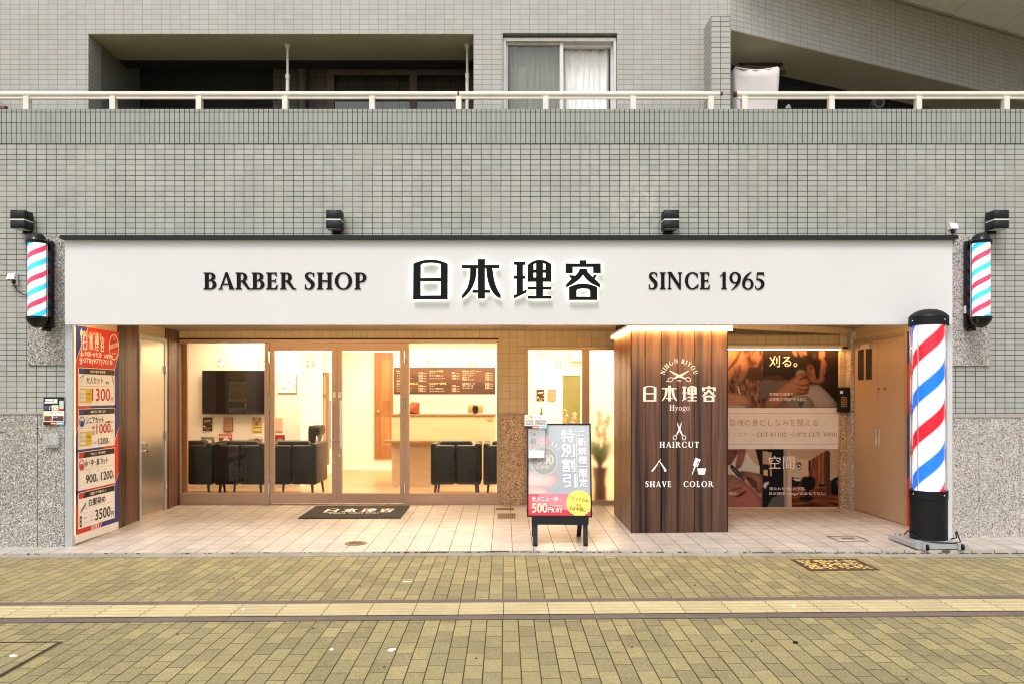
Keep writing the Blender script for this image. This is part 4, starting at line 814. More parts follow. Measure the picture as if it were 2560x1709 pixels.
tx('男性', .56, 1.555, .03, .075, M_pk); tx('60歳以上', .56, 1.155, .026, .15, M_pk)
for a, b in cards[:2]:
    q.rect(fp, CX0+.025, zb(a+.03), CX0+.245, zb(a+.17), T4, 0, M_yel)
    for i in range(3): q.rect(fp, CX0+.035, zb(a+.045+i*.04), CX0+.13, zb(a+.075+i*.04), T4+.0006, 0, M_pw); tx(('セット', '顔剃り', 'カット')[i], CX0+.05, a+.053+i*.04, .014, .06, M_grey, .0, k=2)
    tx('お時間', CX0+.145, a+.105, .025, .07, M_pk, .0, k=1); tx('メニュー', CX0+.14, a+.07, .02, .09, M_pk, .0, k=1)
tx('1300', .30, 1.385, .125, .355, M_pr, .022); tx('円', .675, 1.375, .045, .04, M_pr); tx('1000', .385, 1.055, .095, .28, M_pr, .022); tx('円', .675, 1.045, .04, .04, M_pr); tx('平', .305, 1.095, .04, .045, M_pr, .02); tx('日', .31, 1.045, .04, .035, M_pr, .02)
tx('土日', .32, .958, .02, .06); tx('1200', .42, .945, .06, .19, M_pk, .022); tx('円', .62, .945, .02)
tx('900', .185, .575, .082, .19, M_pk, .022); tx('円', .38, .57, .03); tx('1200', .475, .575, .085, .23, M_pk, .022); tx('円', .71, .57, .03)
for i in range(3): tx(('カット', '顔剃り', 'セット')[i], .24+i*.15, .675, .016, .05, M_pr, 0)
tx('3500', .36, .185, .105, .30, M_pk, .026); tx('円', .68, .18, .05)
for i in range(3):
    for j in range(2): tx(('カット', '顔剃り', 'セット')[(i+j) % 3], .15+j*.12, .19+i*.045, .018, .06, M_pr, 0)
q.rect(fp, .075, zb(.165), .11, zb(.27), T4, 0, M_pk); tx('白', .082, .225, .025, .02, M_pw); tx('髪', .082, .185, .025, .02, M_pw)
for i in range(3): q.poly(fp, ribbon([(.08+.02*i, zb(.30)), (.11+.015*i, zb(.33+.01*i)), (.17, zb(.35+.012*i)), (.185, zb(.40))], [.003, .006, .005, .001]), T4+.0003*i, 0, M_pk)
for s_ in (1, -1): q.poly(fp, [(.10, zb(1.57)+.0), (.15+s_*.01, zb(1.66)), (.156+s_*.01, zb(1.66)), (.106, zb(1.57))] if s_ > 0 else [(.07, zb(1.605)), (.16, zb(1.64)), (.16, zb(1.645)), (.07, zb(1.612))], T4+.0003*s_, 0, M_blue)
q.poly(fp, blob([(.69, zb(1.66)), (.72, zb(1.62)), (.735, zb(1.56)), (.725, zb(1.545)), (.70, zb(1.60)), (.685, zb(1.645))]), T4, 0, M_grey)
for zc, m in ((1.185, M_blue), (.765, M_red)):
    q.poly(fp, ringp(.115, zb(zc), .05, .052, .009, lambda a, b: (a, b)), T4, 0, m); q.poly(fp, blob([(.085, zb(zc-.02)), (.092, zb(zc+.015)), (.115, zb(zc+.005)), (.138, zb(zc+.015)), (.145, zb(zc-.02)), (.13, zb(zc-.04)), (.10, zb(zc-.04))]), T4+.0004, 0, m)
kanji(q, fp, .28, zb(.098), .155, .055, M_pw, T4)
q.build('lettering', r)
q = MB(M_warmj); q.box(SX0, SX0+.012, .0208, .0245, .10, 2.09); q.build('led_strip', r)

# the matching strip on the right wall, mostly hidden behind the standing pole
r = root('side_poster', (SX1, .34, 1.0), 'narrow red and blue poster on the right wall behind the standing barber pole', 'poster')
fq = Fr((SX1, .665, .02), (0, -1, 0), (0, 0, 1), (-1, 0, 0)); q = MB(M_red); q.box(SX1-.012, SX1, .025, .665, .03, 2.10, M_red)
for pl in ([(0, 2.08), (.64, 2.08), (.64, 2.05), (0, 1.74)], [(0, 1.22), (.40, 1.42), (.64, 1.42), (.64, .70), (.40, .70), (0, .56)]): q.poly(fq, pl, .0126, 0, M_blue)
for z0, z1 in ((.14, .48), (.52, .87), (.91, 1.29), (1.33, 1.69)): q.rect(fq, .06, z0, .60, z1, .0130, 0, M_pw); q.rect(fq, .07, z1-.06, .59, z1-.006, .0134, 0, M_pk)
q.build('print', r)

# ------------------------------------------------------------------ big picture wall to the right of the pillar
d = 9.50; YW = d-D0; r = root('picture_panel', (3.2, YW, 1.0), 'large printed panel of salon photographs under a lit rail right of the pillar', 'poster')
f = frpx(d); f.O.y = YW
PC = dict(dark=(.040, .030, .027), brown=(.10, .062, .048), grey=(.16, .145, .15), skin=(.46, .27, .19), skin2=(.36, .20, .145), skin3=(.56, .36, .27), face=(.27, .145, .105), facel=(.40, .22, .16), hair=(.035, .024, .02), cape=(.38, .335, .32), capes=(.30, .26, .25), white=(.62, .58, .55), pink=(.42, .20, .165), pinkd=(.26, .11, .092), wood=(.26, .11, .055), floor=(.17, .062, .03), ceil=(.50, .37, .27), wall=(.55, .46, .38), blk=(.016, .014, .014), beige=(.52, .40, .30), tan=(.60, .46, .34), teal=(.10, .13, .12), hs=(.24, .135, .10), fur=(.20, .115, .085), fl=(.22, .08, .038))
class _K(dict):
    def __getitem__(s, k): return k
Ph = _K(); Mh, Mfur, Mfloor = 'hs', 'fur', 'fl'
flatp = lambda n: flat('panel_'+n, PC[n], .35, .4)
q = MB(M_pw); xl = 1780; XR = 2099.5; IMG = Photo(1800, 866, XR, 1266.5)
q.box(PX(xl, d), PX(XR, d), YW, YW+.012, PZ(1266.5, d), PZ(866, d), flat('photo_backing', (.62, .54, .48))); q.build('board', r)
def A(pts, m, sm=0):
    pts = blob(pts, 5) if sm else pts; st = {'hs': (2, 5), 'fur': (1, 4), 'hair': (2, 4), 'fl': (14, 1), 'wood': (1, 20)}.get(m); sk = m in ('face', 'facel', 'skin', 'skin2', 'skin3', 'pink', 'pinkd')
    IMG.shape(pts, PC[m], 1 if (sm or sk) else 0, 5 if m in ('face', 'facel') else 9 if sk else (12 if m in ('cape', 'capes', 'blk', 'hair', 'white') and sm else 0), .5 if sk else .65, st)
def U(a, b): return (1815+a/7.83, 860+b/7.83)
def AU(pts, m, sm=1): A([U(*p) for p in pts], m, sm)
top, b1, b2, bot = 866, 1019, 1121, 1267
A([(1800, top), (1906.5, top), (1906.5, b1), (1800, b1)], Mfur); 
# upper left: fingers, hair and scissors
AU([(330, 80), (720, 80), (720, 560), (640, 640), (480, 560), (400, 380)], Mh, 0)
AU([(430, 480), (560, 440), (715, 520), (715, 700), (560, 690), (440, 620)], Ph['brown'])
AU([(-260, 80), (330, 80), (350, 200), (430, 330), (440, 470), (360, 640), (280, 770), (240, 760), (235, 690), (300, 560), (270, 400), (190, 540), (30, 750), (-260, 900)], Ph['skin'])
AU([(250, 130), (300, 110), (240, 300), (60, 500), (40, 470), (180, 270)], Ph['skin2']); AU([(300, 500), (345, 520), (310, 700), (262, 740), (258, 715), (300, 600)], Ph['skin3'])
AU([(-100, 960), (200, 950), (360, 980), (450, 1060), (530, 1150), (520, 1180), (480, 1160), (480, 1240), (400, 1230), (300, 1195), (-100, 1240)], Ph['skin']); AU([(-100, 1200), (300, 1192), (370, 1240), (-100, 1246)], Ph['white'])
AU([(145, 430), (160, 430), (245, 760), (280, 955), (255, 965), (225, 820), (185, 600)], Ph['grey'], 0); AU([(222, 815), (246, 815), (282, 955), (255, 966)], Ph['white'], 0)
A([(1907, top), (XR+1, top), (XR+1, b1), (1907, b1)], Ph['dark'])
# upper right: man's head in profile, barber's hand, cape
AU([(720, 700), (1150, 690), (1250, 760), (1100, 900), (720, 1060)], Ph['grey']); AU([(720, 640), (1000, 610), (1150, 680), (1100, 720), (740, 680)], Ph['brown'])
A([U(730, 1245), U(730, 1100), U(900, 950), U(1050, 1180), U(990, 1245)], Ph['pinkd'])
AU([(1080, 1180), (1550, 830), (1680, 790), (1800, 790), (1900, 860), (2060, 1020), (2170, 1150), (2200, 1245), (990, 1245)], Ph['cape'])
AU([(1560, 1010), (1700, 1245), (990, 1245), (1100, 1170)], Ph['capes']); AU([(1400, 1110), (1530, 1120), (1480, 1245), (1440, 1245)], Ph['teal'], 0)
AU([(1540, 130), (1830, 90), (1960, 110), (1960, 300), (1985, 390), (1945, 520), (1950, 640), (1900, 740), (1760, 760), (1650, 740), (1590, 640), (1600, 380)], Ph['hair'])
AU([(1830, 90), (1925, 110), (1945, 200), (1925, 260), (1985, 390), (1950, 470), (1945, 560), (1920, 600), (1940, 690), (1900, 745), (1760, 765), (1650, 735), (1590, 600), (1600, 430), (1720, 400), (1815, 260)], Ph['face'])
AU([(1830, 90), (1925, 110), (1945, 200), (1920, 270), (1830, 300), (1812, 220)], Ph['facel']); AU([(1690, 330), (1850, 300), (1845, 460), (1815, 660), (1765, 670), (1730, 500)], Ph['hair']); AU([(1900, 470), (1955, 470), (1940, 560), (1880, 600)], Ph['facel'])
AU([(1585, 420), (1640, 385), (1690, 410), (1700, 470), (1660, 520), (1690, 600), (1640, 620), (1590, 520)], Ph['face']); AU([(1620, 430), (1670, 430), (1680, 480), (1650, 520)], Ph['pinkd'])
AU([(1275, 80), (1370, 80), (1390, 200), (1375, 235), (1330, 215)], Ph['skin3']); AU([(1385, 80), (1480, 80), (1510, 200), (1495, 245), (1450, 225)], Ph['skin']); AU([(1490, 80), (1565, 80), (1580, 190), (1555, 215), (1515, 190)], Ph['skin3'])
AU([(1370, 560), (1420, 500), (1500, 500), (1550, 540), (1560, 600), (1460, 660), (1370, 650)], Ph['cape'])
AU([(920, 940), (1150, 760), (1380, 610), (1520, 550), (1620, 540), (1640, 580), (1540, 620), (1450, 660), (1600, 670), (1640, 720), (1620, 780), (1640, 830), (1620, 880), (1590, 960), (1400, 1000), (1290, 990), (1100, 1170), (980, 1245), (740, 1245), (760, 1120)], Ph['skin2'])
for pl in ([(1330, 760), (1480, 790), (1630, 770), (1625, 800), (1480, 815)], [(1350, 850), (1480, 880), (1625, 860), (1615, 890), (1480, 905)], [(1390, 920), (1500, 950), (1600, 935), (1590, 960), (1480, 975)], [(1420, 690), (1500, 640), (1600, 600), (1560, 640), (1470, 700)]): AU(pl, Ph['pinkd'])
# lower left: shave; lower right: the salon
A([(1800, b2), (1906, b2), (1906, bot), (1800, bot)], Ph['skin3'])
def V(a, b): return (1815+a/7.83, 1110+b/7.83)
def AV(pts, m, sm=1): A([V(*p) for p in pts], m, sm)
AV([(-270, 88), (560, 88), (640, 300), (660, 480), (700, 590), (-270, 590)], Ph['white'], 0); AV([(380, 88), (570, 88), (620, 240), (640, 420), (500, 300)], Ph['beige'])
AV([(570, 88), (712, 88), (712, 600), (660, 590), (650, 400), (600, 200)], Ph['blk'], 0)
AV([(-270, 560), (120, 590), (360, 720), (520, 860), (620, 980), (700, 1060), (708, 1230), (-270, 1230)], Ph['pink'], 0); AV([(40, 640), (250, 680), (330, 740), (200, 760), (40, 720)], Ph['skin3'])
AV([(270, 520), (500, 540), (712, 610), (712, 880), (640, 960), (560, 880), (590, 780), (480, 720), (330, 620)], Ph['skin2']); AV([(390, 640), (500, 650), (600, 740), (600, 840), (540, 850), (460, 760)], Ph['pinkd'])
AV([(-270, 88), (240, 88), (220, 200), (100, 390), (-270, 500)], Ph['pinkd'], 0); AV([(245, 88), (385, 88), (350, 300), (290, 440), (230, 480), (180, 430), (220, 240)], Ph['pink'])
AV([(70, 420), (130, 390), (250, 520), (370, 670), (350, 715), (300, 680), (120, 520)], Ph['blk'], 0); AV([(110, 470), (150, 450), (360, 680), (345, 705)], Ph['grey'], 0)
AV([(150, 1020), (280, 960), (400, 900), (390, 930), (270, 1010)], Ph['hair']); AV([(80, 900), (200, 850), (330, 850), (200, 880)], Ph['pinkd'])
A([(1907, b2), (XR+1, b2), (XR+1, bot), (1907, bot)], Ph['wall']); AV([(720, 88), (1130, 88), (1130, 1230), (720, 1230)], Ph['blk'], 0); AV([(725, 130), (890, 150), (890, 400), (725, 380)], Ph['ceil'], 0); AV([(860, 380), (900, 380), (900, 620), (860, 620)], Ph['beige'], 0); AV([(740, 500), (815, 500), (815, 615), (740, 600)], Ph['tan'], 0)
AV([(800, 1230), (900, 1040), (1130, 960), (1200, 1230)], Ph['grey'], 0); AV([(725, 820), (760, 740), (845, 730), (770, 860)], Ph['white'], 0)
AV([(1285, 700), (2225, 700), (2225, 1230), (1285, 1230)], Mfloor, 0); AV([(1285, 240), (1615, 300), (1615, 660), (1285, 660)], Ph['tan'], 0)
AV([(1210, 88), (2225, 88), (2225, 130), (1950, 110), (1620, 300), (1285, 240), (1210, 230)], Ph['ceil'], 0); AV([(2040, 140), (2225, 100), (2225, 640), (2040, 660)], Ph['beige'], 0)
AV([(1130, 88), (1205, 88), (1205, 1230), (1150, 1230)], Ph['cape'], 0); AV([(1205, 88), (1285, 260), (1285, 1230), (1205, 1230)], Ph['tan'], 0)
AV([(1620, 310), (1960, 110), (1960, 830), (1720, 770), (1620, 640)], Ph['wood'], 0); AV([(1960, 110), (2042, 140), (2042, 1010), (1960, 1010)], Ph['brown'], 0); AV([(1612, 330), (1642, 318), (1642, 530), (1612, 530)], Ph['blk'], 0)
AV([(1310, 310), (1460, 290), (1460, 640), (1310, 640)], Ph['wall'], 0); AV([(1380, 370), (1470, 360), (1450, 480), (1390, 470)], Ph['brown'])
AV([(1285, 640), (1475, 650), (1475, 700), (1420, 800), (1285, 820)], Ph['blk'], 0); AV([(1315, 670), (1475, 670), (1440, 720), (1340, 700)], Ph['white'], 0)
AV([(1490, 650), (1600, 620), (1730, 650), (1745, 800), (1700, 880), (1640, 900), (1640, 1000), (1700, 1020), (1690, 1080), (1560, 1105), (1440, 1070), (1440, 1020), (1540, 1000), (1530, 880), (1470, 820)], Ph['blk']); AV([(1810, 765), (1940, 770), (1930, 830), (1815, 815)], Ph['blk'], 0)
AV([(2080, 680), (2140, 645), (2225, 650), (2225, 970), (2060, 960), (2060, 740)], Ph['blk']); AV([(2160, 720), (2222, 700), (2222, 800), (2180, 820)], Ph['grey'])
A([(1800, b1), (XR+1, b1), (XR+1, b2), (1800, b2)], Ph['white']); IMG.mesh(f, .001, 'print', r, 2, .35, 1.32)
q = MB(flat('panel_band', (.72, .68, .65))); q.rect(f, 1800, b1, XR, b2, .0016); q.rect(f, 1800, 1031.5, XR, 1032.4, .0019, 0, flatp('skin2')); q.rect(f, 1800, 1108.3, XR, 1109.2, .0019, 0, flatp('skin2')); q.build('price_band', r)
q = MB(M_letter); nn_ = .0026; br = flat('print_copper', (.42, .22, .11))
def tp_(s, x, y, h, w, m=M_letter, b=0.): txt(q, s, f, x, y, h, w, m, nn_, b)
tp_('刈る。', 1923, 917, 29, 70, b=.004); tp_('空間。', 1922, 1171, 33, 79, b=-.004); tp_('効率的な施術で', 1923, 988, 7.5, 60, M_letter); tp_('お客様の“時間”を大切に', 1923, 1001, 8, 93, M_letter)
tp_('隔たれた“個”の空間。', 1924, 1224, 8, 90); tp_('日本理容“Hyogo”のおもてなし。', 1923, 1237, 8.5, 142); tp_('を両立。', 1814, 1236, 7.5, 32, M_letter); tp_('ンと。', 1816, 1001, 7, 20, flatp('hair'))
tp_('皆様の身だしなみを整える', 1824, 1064, 18, 221, br, -.004); tp_('シニア', 1834, 1090, 10, 34, br); tp_('(平日)', 1869, 1089, 5, 19, flatp('skin3')); serif(q, 'CUT', f, 1891, 1091, 11.5, br, nn_, w=29); tp_('¥1100', 1925, 1091, 12, 41, br); tp_('小学生', 1976, 1091.5, 13, 42, br); serif(q, 'CUT', f, 2021, 1091, 11.5, br, nn_, w=30); tp_('¥990', 2058, 1091, 12, 34, br); tp_('0', 1818, 1091, 11.5, 5, br)
q.build('lettering', r)
q = MB(M_alu2); q.box(PX(1700, 9.42), PX(2103, 9.42), 1.93, 2.045, PZ(873, 9.42)+.002, PZ(865, 9.42)+.002); rl = q.build('light_rail', r)
q = MB(M_warm); q.box(PX(1700, 9.42), PX(2101, 9.42), 1.965, 1.985, PZ(873, 9.42)-.002, PZ(873, 9.42)+.0018); q.build('led_strip', rl)
q = MB(M_black); q.tube([(PX(2104, 9.42), 1.95, PZ(868, 9.42)), (PX(2117, 9.42), 1.95, PZ(869, 9.42))], .012, 10); q.build('bracket', rl)
# small black notice box on the pier
X0_, X1_ = PX(2099, 9.36), PX(2126, 9.36); r = root('notice_box', (X0_, 1.94, 1.4), 'small black notice box on the pier right of the picture panel', 'notice box')
q = MB(M_black); q.rbox(X0_, X1_, 1.90, 1.9995, PZ(1029, 9.36), PZ(967, 9.36), .006); q.build('housing', r)
fn = frpx(9.35); fn.O.y = 1.90; q = MB(flat('copper_print', (.34, .16, .07))); random.seed(2)
q.rect(fn, 2102, 989, 2119, 1018, .001, 0, M_pk)
for i in range(5):
    for j in range(3): q.rect(fn, 2103+j*5.2, 991+i*5.3, 2103+j*5.2+random.uniform(2.5, 4.5), 994.5+i*5.3, .002+.0003*i, 0)
q.rect(fn, 2100, 976, 2107, 983, .0018, 0, M_pw); q.build('print', r)

# ------------------------------------------------------------------ leaning advert board on legs
r = root('a_board', (.51, -.1, .04), 'black framed advert board on short legs offering 500 yen off, in front of the window', 'advert board')
zf_ = zt(.5, -.15); Bz0, Bz1 = .318, 1.158; wB = .582; aR = math.radians(-2.5)
Ub = Vector((math.cos(aR), math.sin(aR), 0)); lean = math.atan2(.20, .84); Nb0 = Vector((math.sin(aR), -math.cos(aR), 0))
Vb = (Vector((0, 0, 1))*math.cos(lean)-Nb0*math.sin(lean)); Nb = Ub.cross(Vb)*1; Nb = Vector(Nb) if Nb.y < 0 else -Nb
Ob = Vector((.512, -.15, Bz0))-Ub*wB/2; hB = (Bz1-Bz0)/math.cos(lean); fb = Fr(Ob, Ub, Vb, Nb)
def bbox(mb, u0, u1, v0, v1, n0, n1, m=None):
    p = [fb(u, v, n) for n in (n0, n1) for v in (v0, v1) for u in (u0, u1)]; mb.add(p, [(0, 2, 3, 1), (4, 5, 7, 6), (0, 1, 5, 4), (2, 6, 7, 3), (0, 4, 6, 2), (1, 3, 7, 5)], m)
q = MB(M_black); e = .014
bbox(q, 0, wB, -e, 0, -.03, .006); bbox(q, 0, wB, hB, hB+e, -.03, .006); bbox(q, -e, 0, -e, hB+e, -.03, .006); bbox(q, wB, wB+e, -e, hB+e, -.03, .006); q.build('frame', r)
q = MB(); L0 = .001
bg_ = flat('slate_sky_sheen', (.36, .39, .44)); sk = flat('print_skin', (.66, .45, .43)); sk2 = flat('print_skin_shade', (.52, .33, .31)); coin = flat('print_coin', (.42, .41, .38)); coin2 = flat('print_coin_rim', (.60, .58, .54)); pinkr = flat('print_rose', (.72, .20, .24)); lred = flat('print_scarlet', (.60, .03, .05)); yl = flat('print_lemon', (.80, .70, .12)); gold = flat('print_gold', (.55, .42, .12))  # slate is lightened, a sky reflection put into its colour
bbox(q, .0002, wB-.0002, .0002, hB-.0002, -.012, 0, bg_)
kk = [0]
def bu(x, y): return ((x-58)/690*wB, (1190-y)/1040*hB)
def BA(pts, m, sm=0): kk[0] += 1; pts = [(max(0, min(wB, a)), b) for a, b in [bu(*p) for p in pts]]; q.poly(fb, blob(pts) if sm else pts, L0+.0004*kk[0], 0, m)
IB = Photo(58, 150, 748, 948, 4.); fbi = Fr(fb(-58/690*wB, 1190/1040*hB, 0), Ub*(wB/690), -Vb*(hB/1040), Nb)
SKN = (.80, .52, .50); IB.shape([(50, 140), (760, 140), (760, 960), (50, 960)], (.36, .39, .44), 0, 0); IB.shape([(50, 140), (760, 140), (760, 520), (50, 420)], (.43, .46, .51), 40, 0)  # backdrop greys carry the same painted sky reflection
IB.shape(blob([(60, 480), (110, 330), (190, 270), (270, 300), (300, 370), (240, 440), (120, 520), (30, 640)]), SKN, 1, 14, .62)
IB.shape([(30, 690), (110, 690), (300, 740), (340, 700), (390, 740), (385, 820), (330, 870), (200, 870), (30, 890)], SKN, 2, 14, .62); IB.shape(blob([(30, 890), (160, 870), (270, 890), (290, 940), (200, 980), (30, 980)]), SKN, 1, 14, .62)
ell = lambda rx, ry: [(232+rx*math.cos(a*.1047), 570+ry*math.sin(a*.1047)) for a in range(60)]
IB.shape(ell(158, 172), (.62, .61, .58), 1, 4, .6); IB.shape(ell(142, 156), (.42, .42, .40), 1, 20, .75)
IB.mesh(fbi, .0008, 'photo_print', r, 1)
BA([(58, 945), (748, 945), (748, 1190), (58, 1190)], pinkr); BA([(58, 1120), (300, 1080), (480, 1130), (748, 1130), (748, 1190), (58, 1190)], lred); BA([(58, 950), (180, 945), (130, 1060), (58, 1130)], flat('print_coral', (.68, .09, .11)))
st_ = []
for i in range(48):
    a = 2*math.pi*i/48; rr = 1. if i % 2 else .94; st_.append((622+148*rr*math.cos(a), min(1188, 1050+150*rr*math.sin(a))))
BA(st_, yl)
for a, b in (((320, 395), (333, 345)), ((350, 410), (382, 370)), ((370, 438), (415, 412))): BA([a, (a[0]+4, a[1]+4), (b[0]+4, b[1]+4), b], M_pw)
BA([(592, 195), (596, 195), (608, 870), (604, 870)], M_pw); BA([(608, 630), (728, 630), (728, 634), (608, 634)], M_pw)
q.build('print', r)
q = MB(); LT = L0+.0004*(kk[0]+2)
def bt(s, x, y, hpx, wpx, m=M_pw, b=.03, rot=0): u, v = bu(x, y); txt(q, s, fb, u, v, hpx/1040*hB, wpx/690*wB, m, LT, 0, 'l', rot, .022 if b > .008 else 0)
for i, ch in enumerate('特別割引'): bt(ch, (430, 430, 435, 445)[i], (355, 525, 697, 870)[i], (150, 150, 150, 150)[i], 145, M_pw, .026)
for i, ch in enumerate('ご新規様'): bt(ch, (620, 615, 615, 620)[i], (280, 397, 500, 605)[i], (72, 95, 85, 92)[i], (75, 92, 92, 92)[i], M_pw, .014)
bt('限', 628, 760, 95, 90, M_pw, .014); bt('定', 628, 865, 92, 90, M_pw, .014)
bt('500', 160, 610, 110, 180, coin2, .015); bt('日本国', 140, 665, 40, 150, coin2, .01)
bt('全メニューが…', 95, 1030, 55, 340, M_pw, .015); bt('500', 100, 1158, 105, 165, M_cream, .02); bt('円', 275, 1155, 55, 50, M_pw, .015)
u, v = bu(328, 1155); serif(q, 'OFF', fb, u, v, 50/1040*hB, M_pw, LT, w=112/690*wB); bt('※ご新規様限定', 275, 1088, 16, 160, M_cream, 0)
bt('「カットのみ」', 520, 1020, 50, 215, M_pk, .0, -.13); bt('なら', 588, 1085, 32, 55, M_pk, .0, -.1); bt('ほぼ半額に!', 505, 1125, 48, 205, M_pk, .0, -.13); bt('✂', 630, 975, 35, 35, M_grey, 0)
q.build('lettering', r)
# legs: a front pair with a rail, a rear pair splayed back
q = MB(M_char)
fl0 = lambda u, v, n: Ob+Ub*u+Vector((0, 0, 1))*v+Nb0*n
def leg(u, yoff, ztop, nm='leg'):
    top = fl0(u, ztop-Bz0, -.04); foot = fl0(u, 0, yoff); foot.z = zt(foot.x, foot.y)
    q = MB(M_char); s2 = .021
    p = []
    for c_, zz in ((foot, foot.z+.002), (top, ztop)): p += [(c_.x-s2, c_.y-.012, zz), (c_.x+s2, c_.y-.012, zz), (c_.x+s2, c_.y+.012, zz), (c_.x-s2, c_.y+.012, zz)]
    q.add(p, [(3, 2, 1, 0), (4, 5, 6, 7), (0, 1, 5, 4), (1, 2, 6, 5), (2, 3, 7, 6), (3, 0, 4, 7)]); o = q.build('leg', r)
    q = MB(M_blackg); q.tube([(foot.x, foot.y, foot.z), (foot.x, foot.y, foot.z+.018)], .017, 10); q.build('foot', o)
leg(.065, .035, .316, 0); leg(wB-.05, .035, .316); leg(.05, -.44, .34); leg(wB-.09, -.44, .34)
q = MB(M_char); p = [fl0(u, v, n) for n in (.012, -.012) for v in (-.085, -.014) for u in (.03, wB-.02)]; q.add(p, [(0, 2, 3, 1), (4, 5, 7, 6), (0, 1, 5, 4), (2, 6, 7, 3), (0, 4, 6, 2), (1, 3, 7, 5)]); q.build('cross_rail', r)
# leaflets clipped to the board corner, in a clear holder
M_acr = glass('clear_acrylic', (.985, .99, .99), .02, 1.0, .14)
def leaflet_card(q, fr, x0, y0, x1, y1, n, seed, dark):
    random.seed(seed); W2, H2 = x1-x0, y1-y0
    def rr(a, b, c_, e, m, k=1): q.rect(fr, x0+a*W2, y0+b*H2, x0+c_*W2, y0+e*H2, n+.0005*k, 0, m)
    base = M_pk if dark else M_pw; rr(0, 0, 1, 1, base, 0)
    if dark:
        rr(.08, .07, .45, .15, M_pw); rr(.05, .17, .48, .225, M_pw, 2); rr(.46, .06, .68, .24, M_grey); rr(.5, .08, .66, .2, M_pw, 2); rr(.03, .30, .4, .47, flat('leaf_blue', (.06, .07, .14))); rr(.4, .29, .72, .48, M_cream); rr(.76, .13, .97, .42, flat('leaf_mint', (.55, .6, .52))); rr(.76, .42, .97, .49, M_pr)
        for i in range(14): a, b = random.uniform(.05, .65), random.uniform(.3, .46); rr(a, b, a+.05, b+.025, random.choice((M_grey, M_pw, M_pk)), 3)
        o = .5
    else: o = 0.
    s = 1-o
    rr(0, o, 1, o+.78*s, M_cream, 3); rr(.44, o+.02*s, .98, o+.33*s, M_pw, 4); rr(.04, o+.36*s, .40, o+.72*s, flat('leaf_brown', (.14, .06, .04)) if dark else M_grey, 4); rr(.46, o+.36*s, .97, o+.72*s, flat('leaf_brown2', (.10, .05, .05)) if dark else M_grey, 4)
    for i in range(22): a, b = random.uniform(.06, .85), random.choice((.08, .16, .24, .42, .5, .58, .66)); rr(a, o+b*s, a+random.uniform(.03, .10), o+(b+.035)*s, random.choice((M_grey, M_pk, M_pr, M_pw)), 5)
    rr(.0, o+.8*s, .34, o+s, M_pk, 4); rr(.34, o+.8*s, .62, o+s, M_red, 4); rr(.62, o+.8*s, 1, o+s, flat('leaf_sky', (.12, .42, .68)), 4); rr(.66, o+.86*s, .94, o+.92*s, M_pw, 5); rr(.38, o+.86*s, .58, o+.92*s, M_cream, 5)
r = root('leaflet_holder', (.30, -.2, 1.0), 'clear leaflet holder clipped to the upper left corner of the advert board', 'leaflet holder', 'leaflet holders')
ft_ = bu(8, 40); fbn = Fr(fb(0, 0, .012), Ub, Vb, Nb)
q = MB(M_pw); a = bu(12, 45); b = bu(268, 208); Fl = Fr(fb(0, 0, .05), Ub, -Vb, Nb); leaflet_card(q, Fl, a[0], -a[1], b[0], -b[1], 0, 4, False); q.build('card', r)
q = MB(M_acr); a = bu(52, 210); b = bu(240, 548); bbox(q, a[0], b[0], b[1], a[1], .046, .049); bbox(q, a[0], b[0], b[1], b[1]+.003, .0145, .0455); bbox(q, a[0], a[0]+.003, b[1]+.004, a[1], .0145, .0455); bbox(q, b[0]-.003, b[0], b[1]+.004, a[1], .0145, .0455); q.build('clear_pocket', r)
q = MB(M_pw); bbox(q, a[0]+.008, b[0]-.006, b[1]+.006, b[1]+.075, .018, .044, M_pw); fl2 = Fr(fb(0, 0, .0452), Ub, Vb, Nb)
random.seed(9)
for (s, x, y, hh) in (('日本', 75, 300, 60), ('理容', 75, 390, 70), ('メニュー', 155, 290, 45), ('割引券', 150, 385, 40)): u, v = bu(x, y); txt(q, s, fl2, u, v, hh/1040*hB, 70/690*wB, M_pk if hh > 50 else M_grey, 0, .02)
for i in range(16): u, v = bu(random.uniform(60, 220), random.uniform(240, 460)); q.rect(fl2, u, v, u+.012, v+.01, -.0004*(i % 4)-.0006, 0, random.choice((M_grey, M_pk, M_cream)))
q.build('leaflet', r)
r = root('leaflet_holder', (-4.33, -.03, 1.2), 'leaflet holder with a dark price card on the granite left of the entrance', 'leaflet holder', 'leaflet holders')
fw_ = frpx(7.41); fw_.O.y = -.034; q = MB(M_pk); leaflet_card(q, fw_, 108, 991.5, 160, 1061, .001, 6, True); q.build('card', r)
q = MB(M_acr); za, zb2 = PZ(1117, 7.42), PZ(1066, 7.42); xa, xb = PX(112, 7.42), PX(149, 7.42)
q.box(xa, xb, -.062, -.059, za, za+.13); q.box(xa, xb, -.0585, -.026, za, za+.004); q.box(xa, xa+.003, -.0585, -.026, za+.0045, za+.15); q.box(xb-.003, xb, -.0585, -.026, za+.0045, za+.15); q.build('clear_pocket', r)
q = MB(M_char); q.box(xa+.03, xb-.015, -.055, -.03, za+.005, za+.022); q.build('leaflet', r)
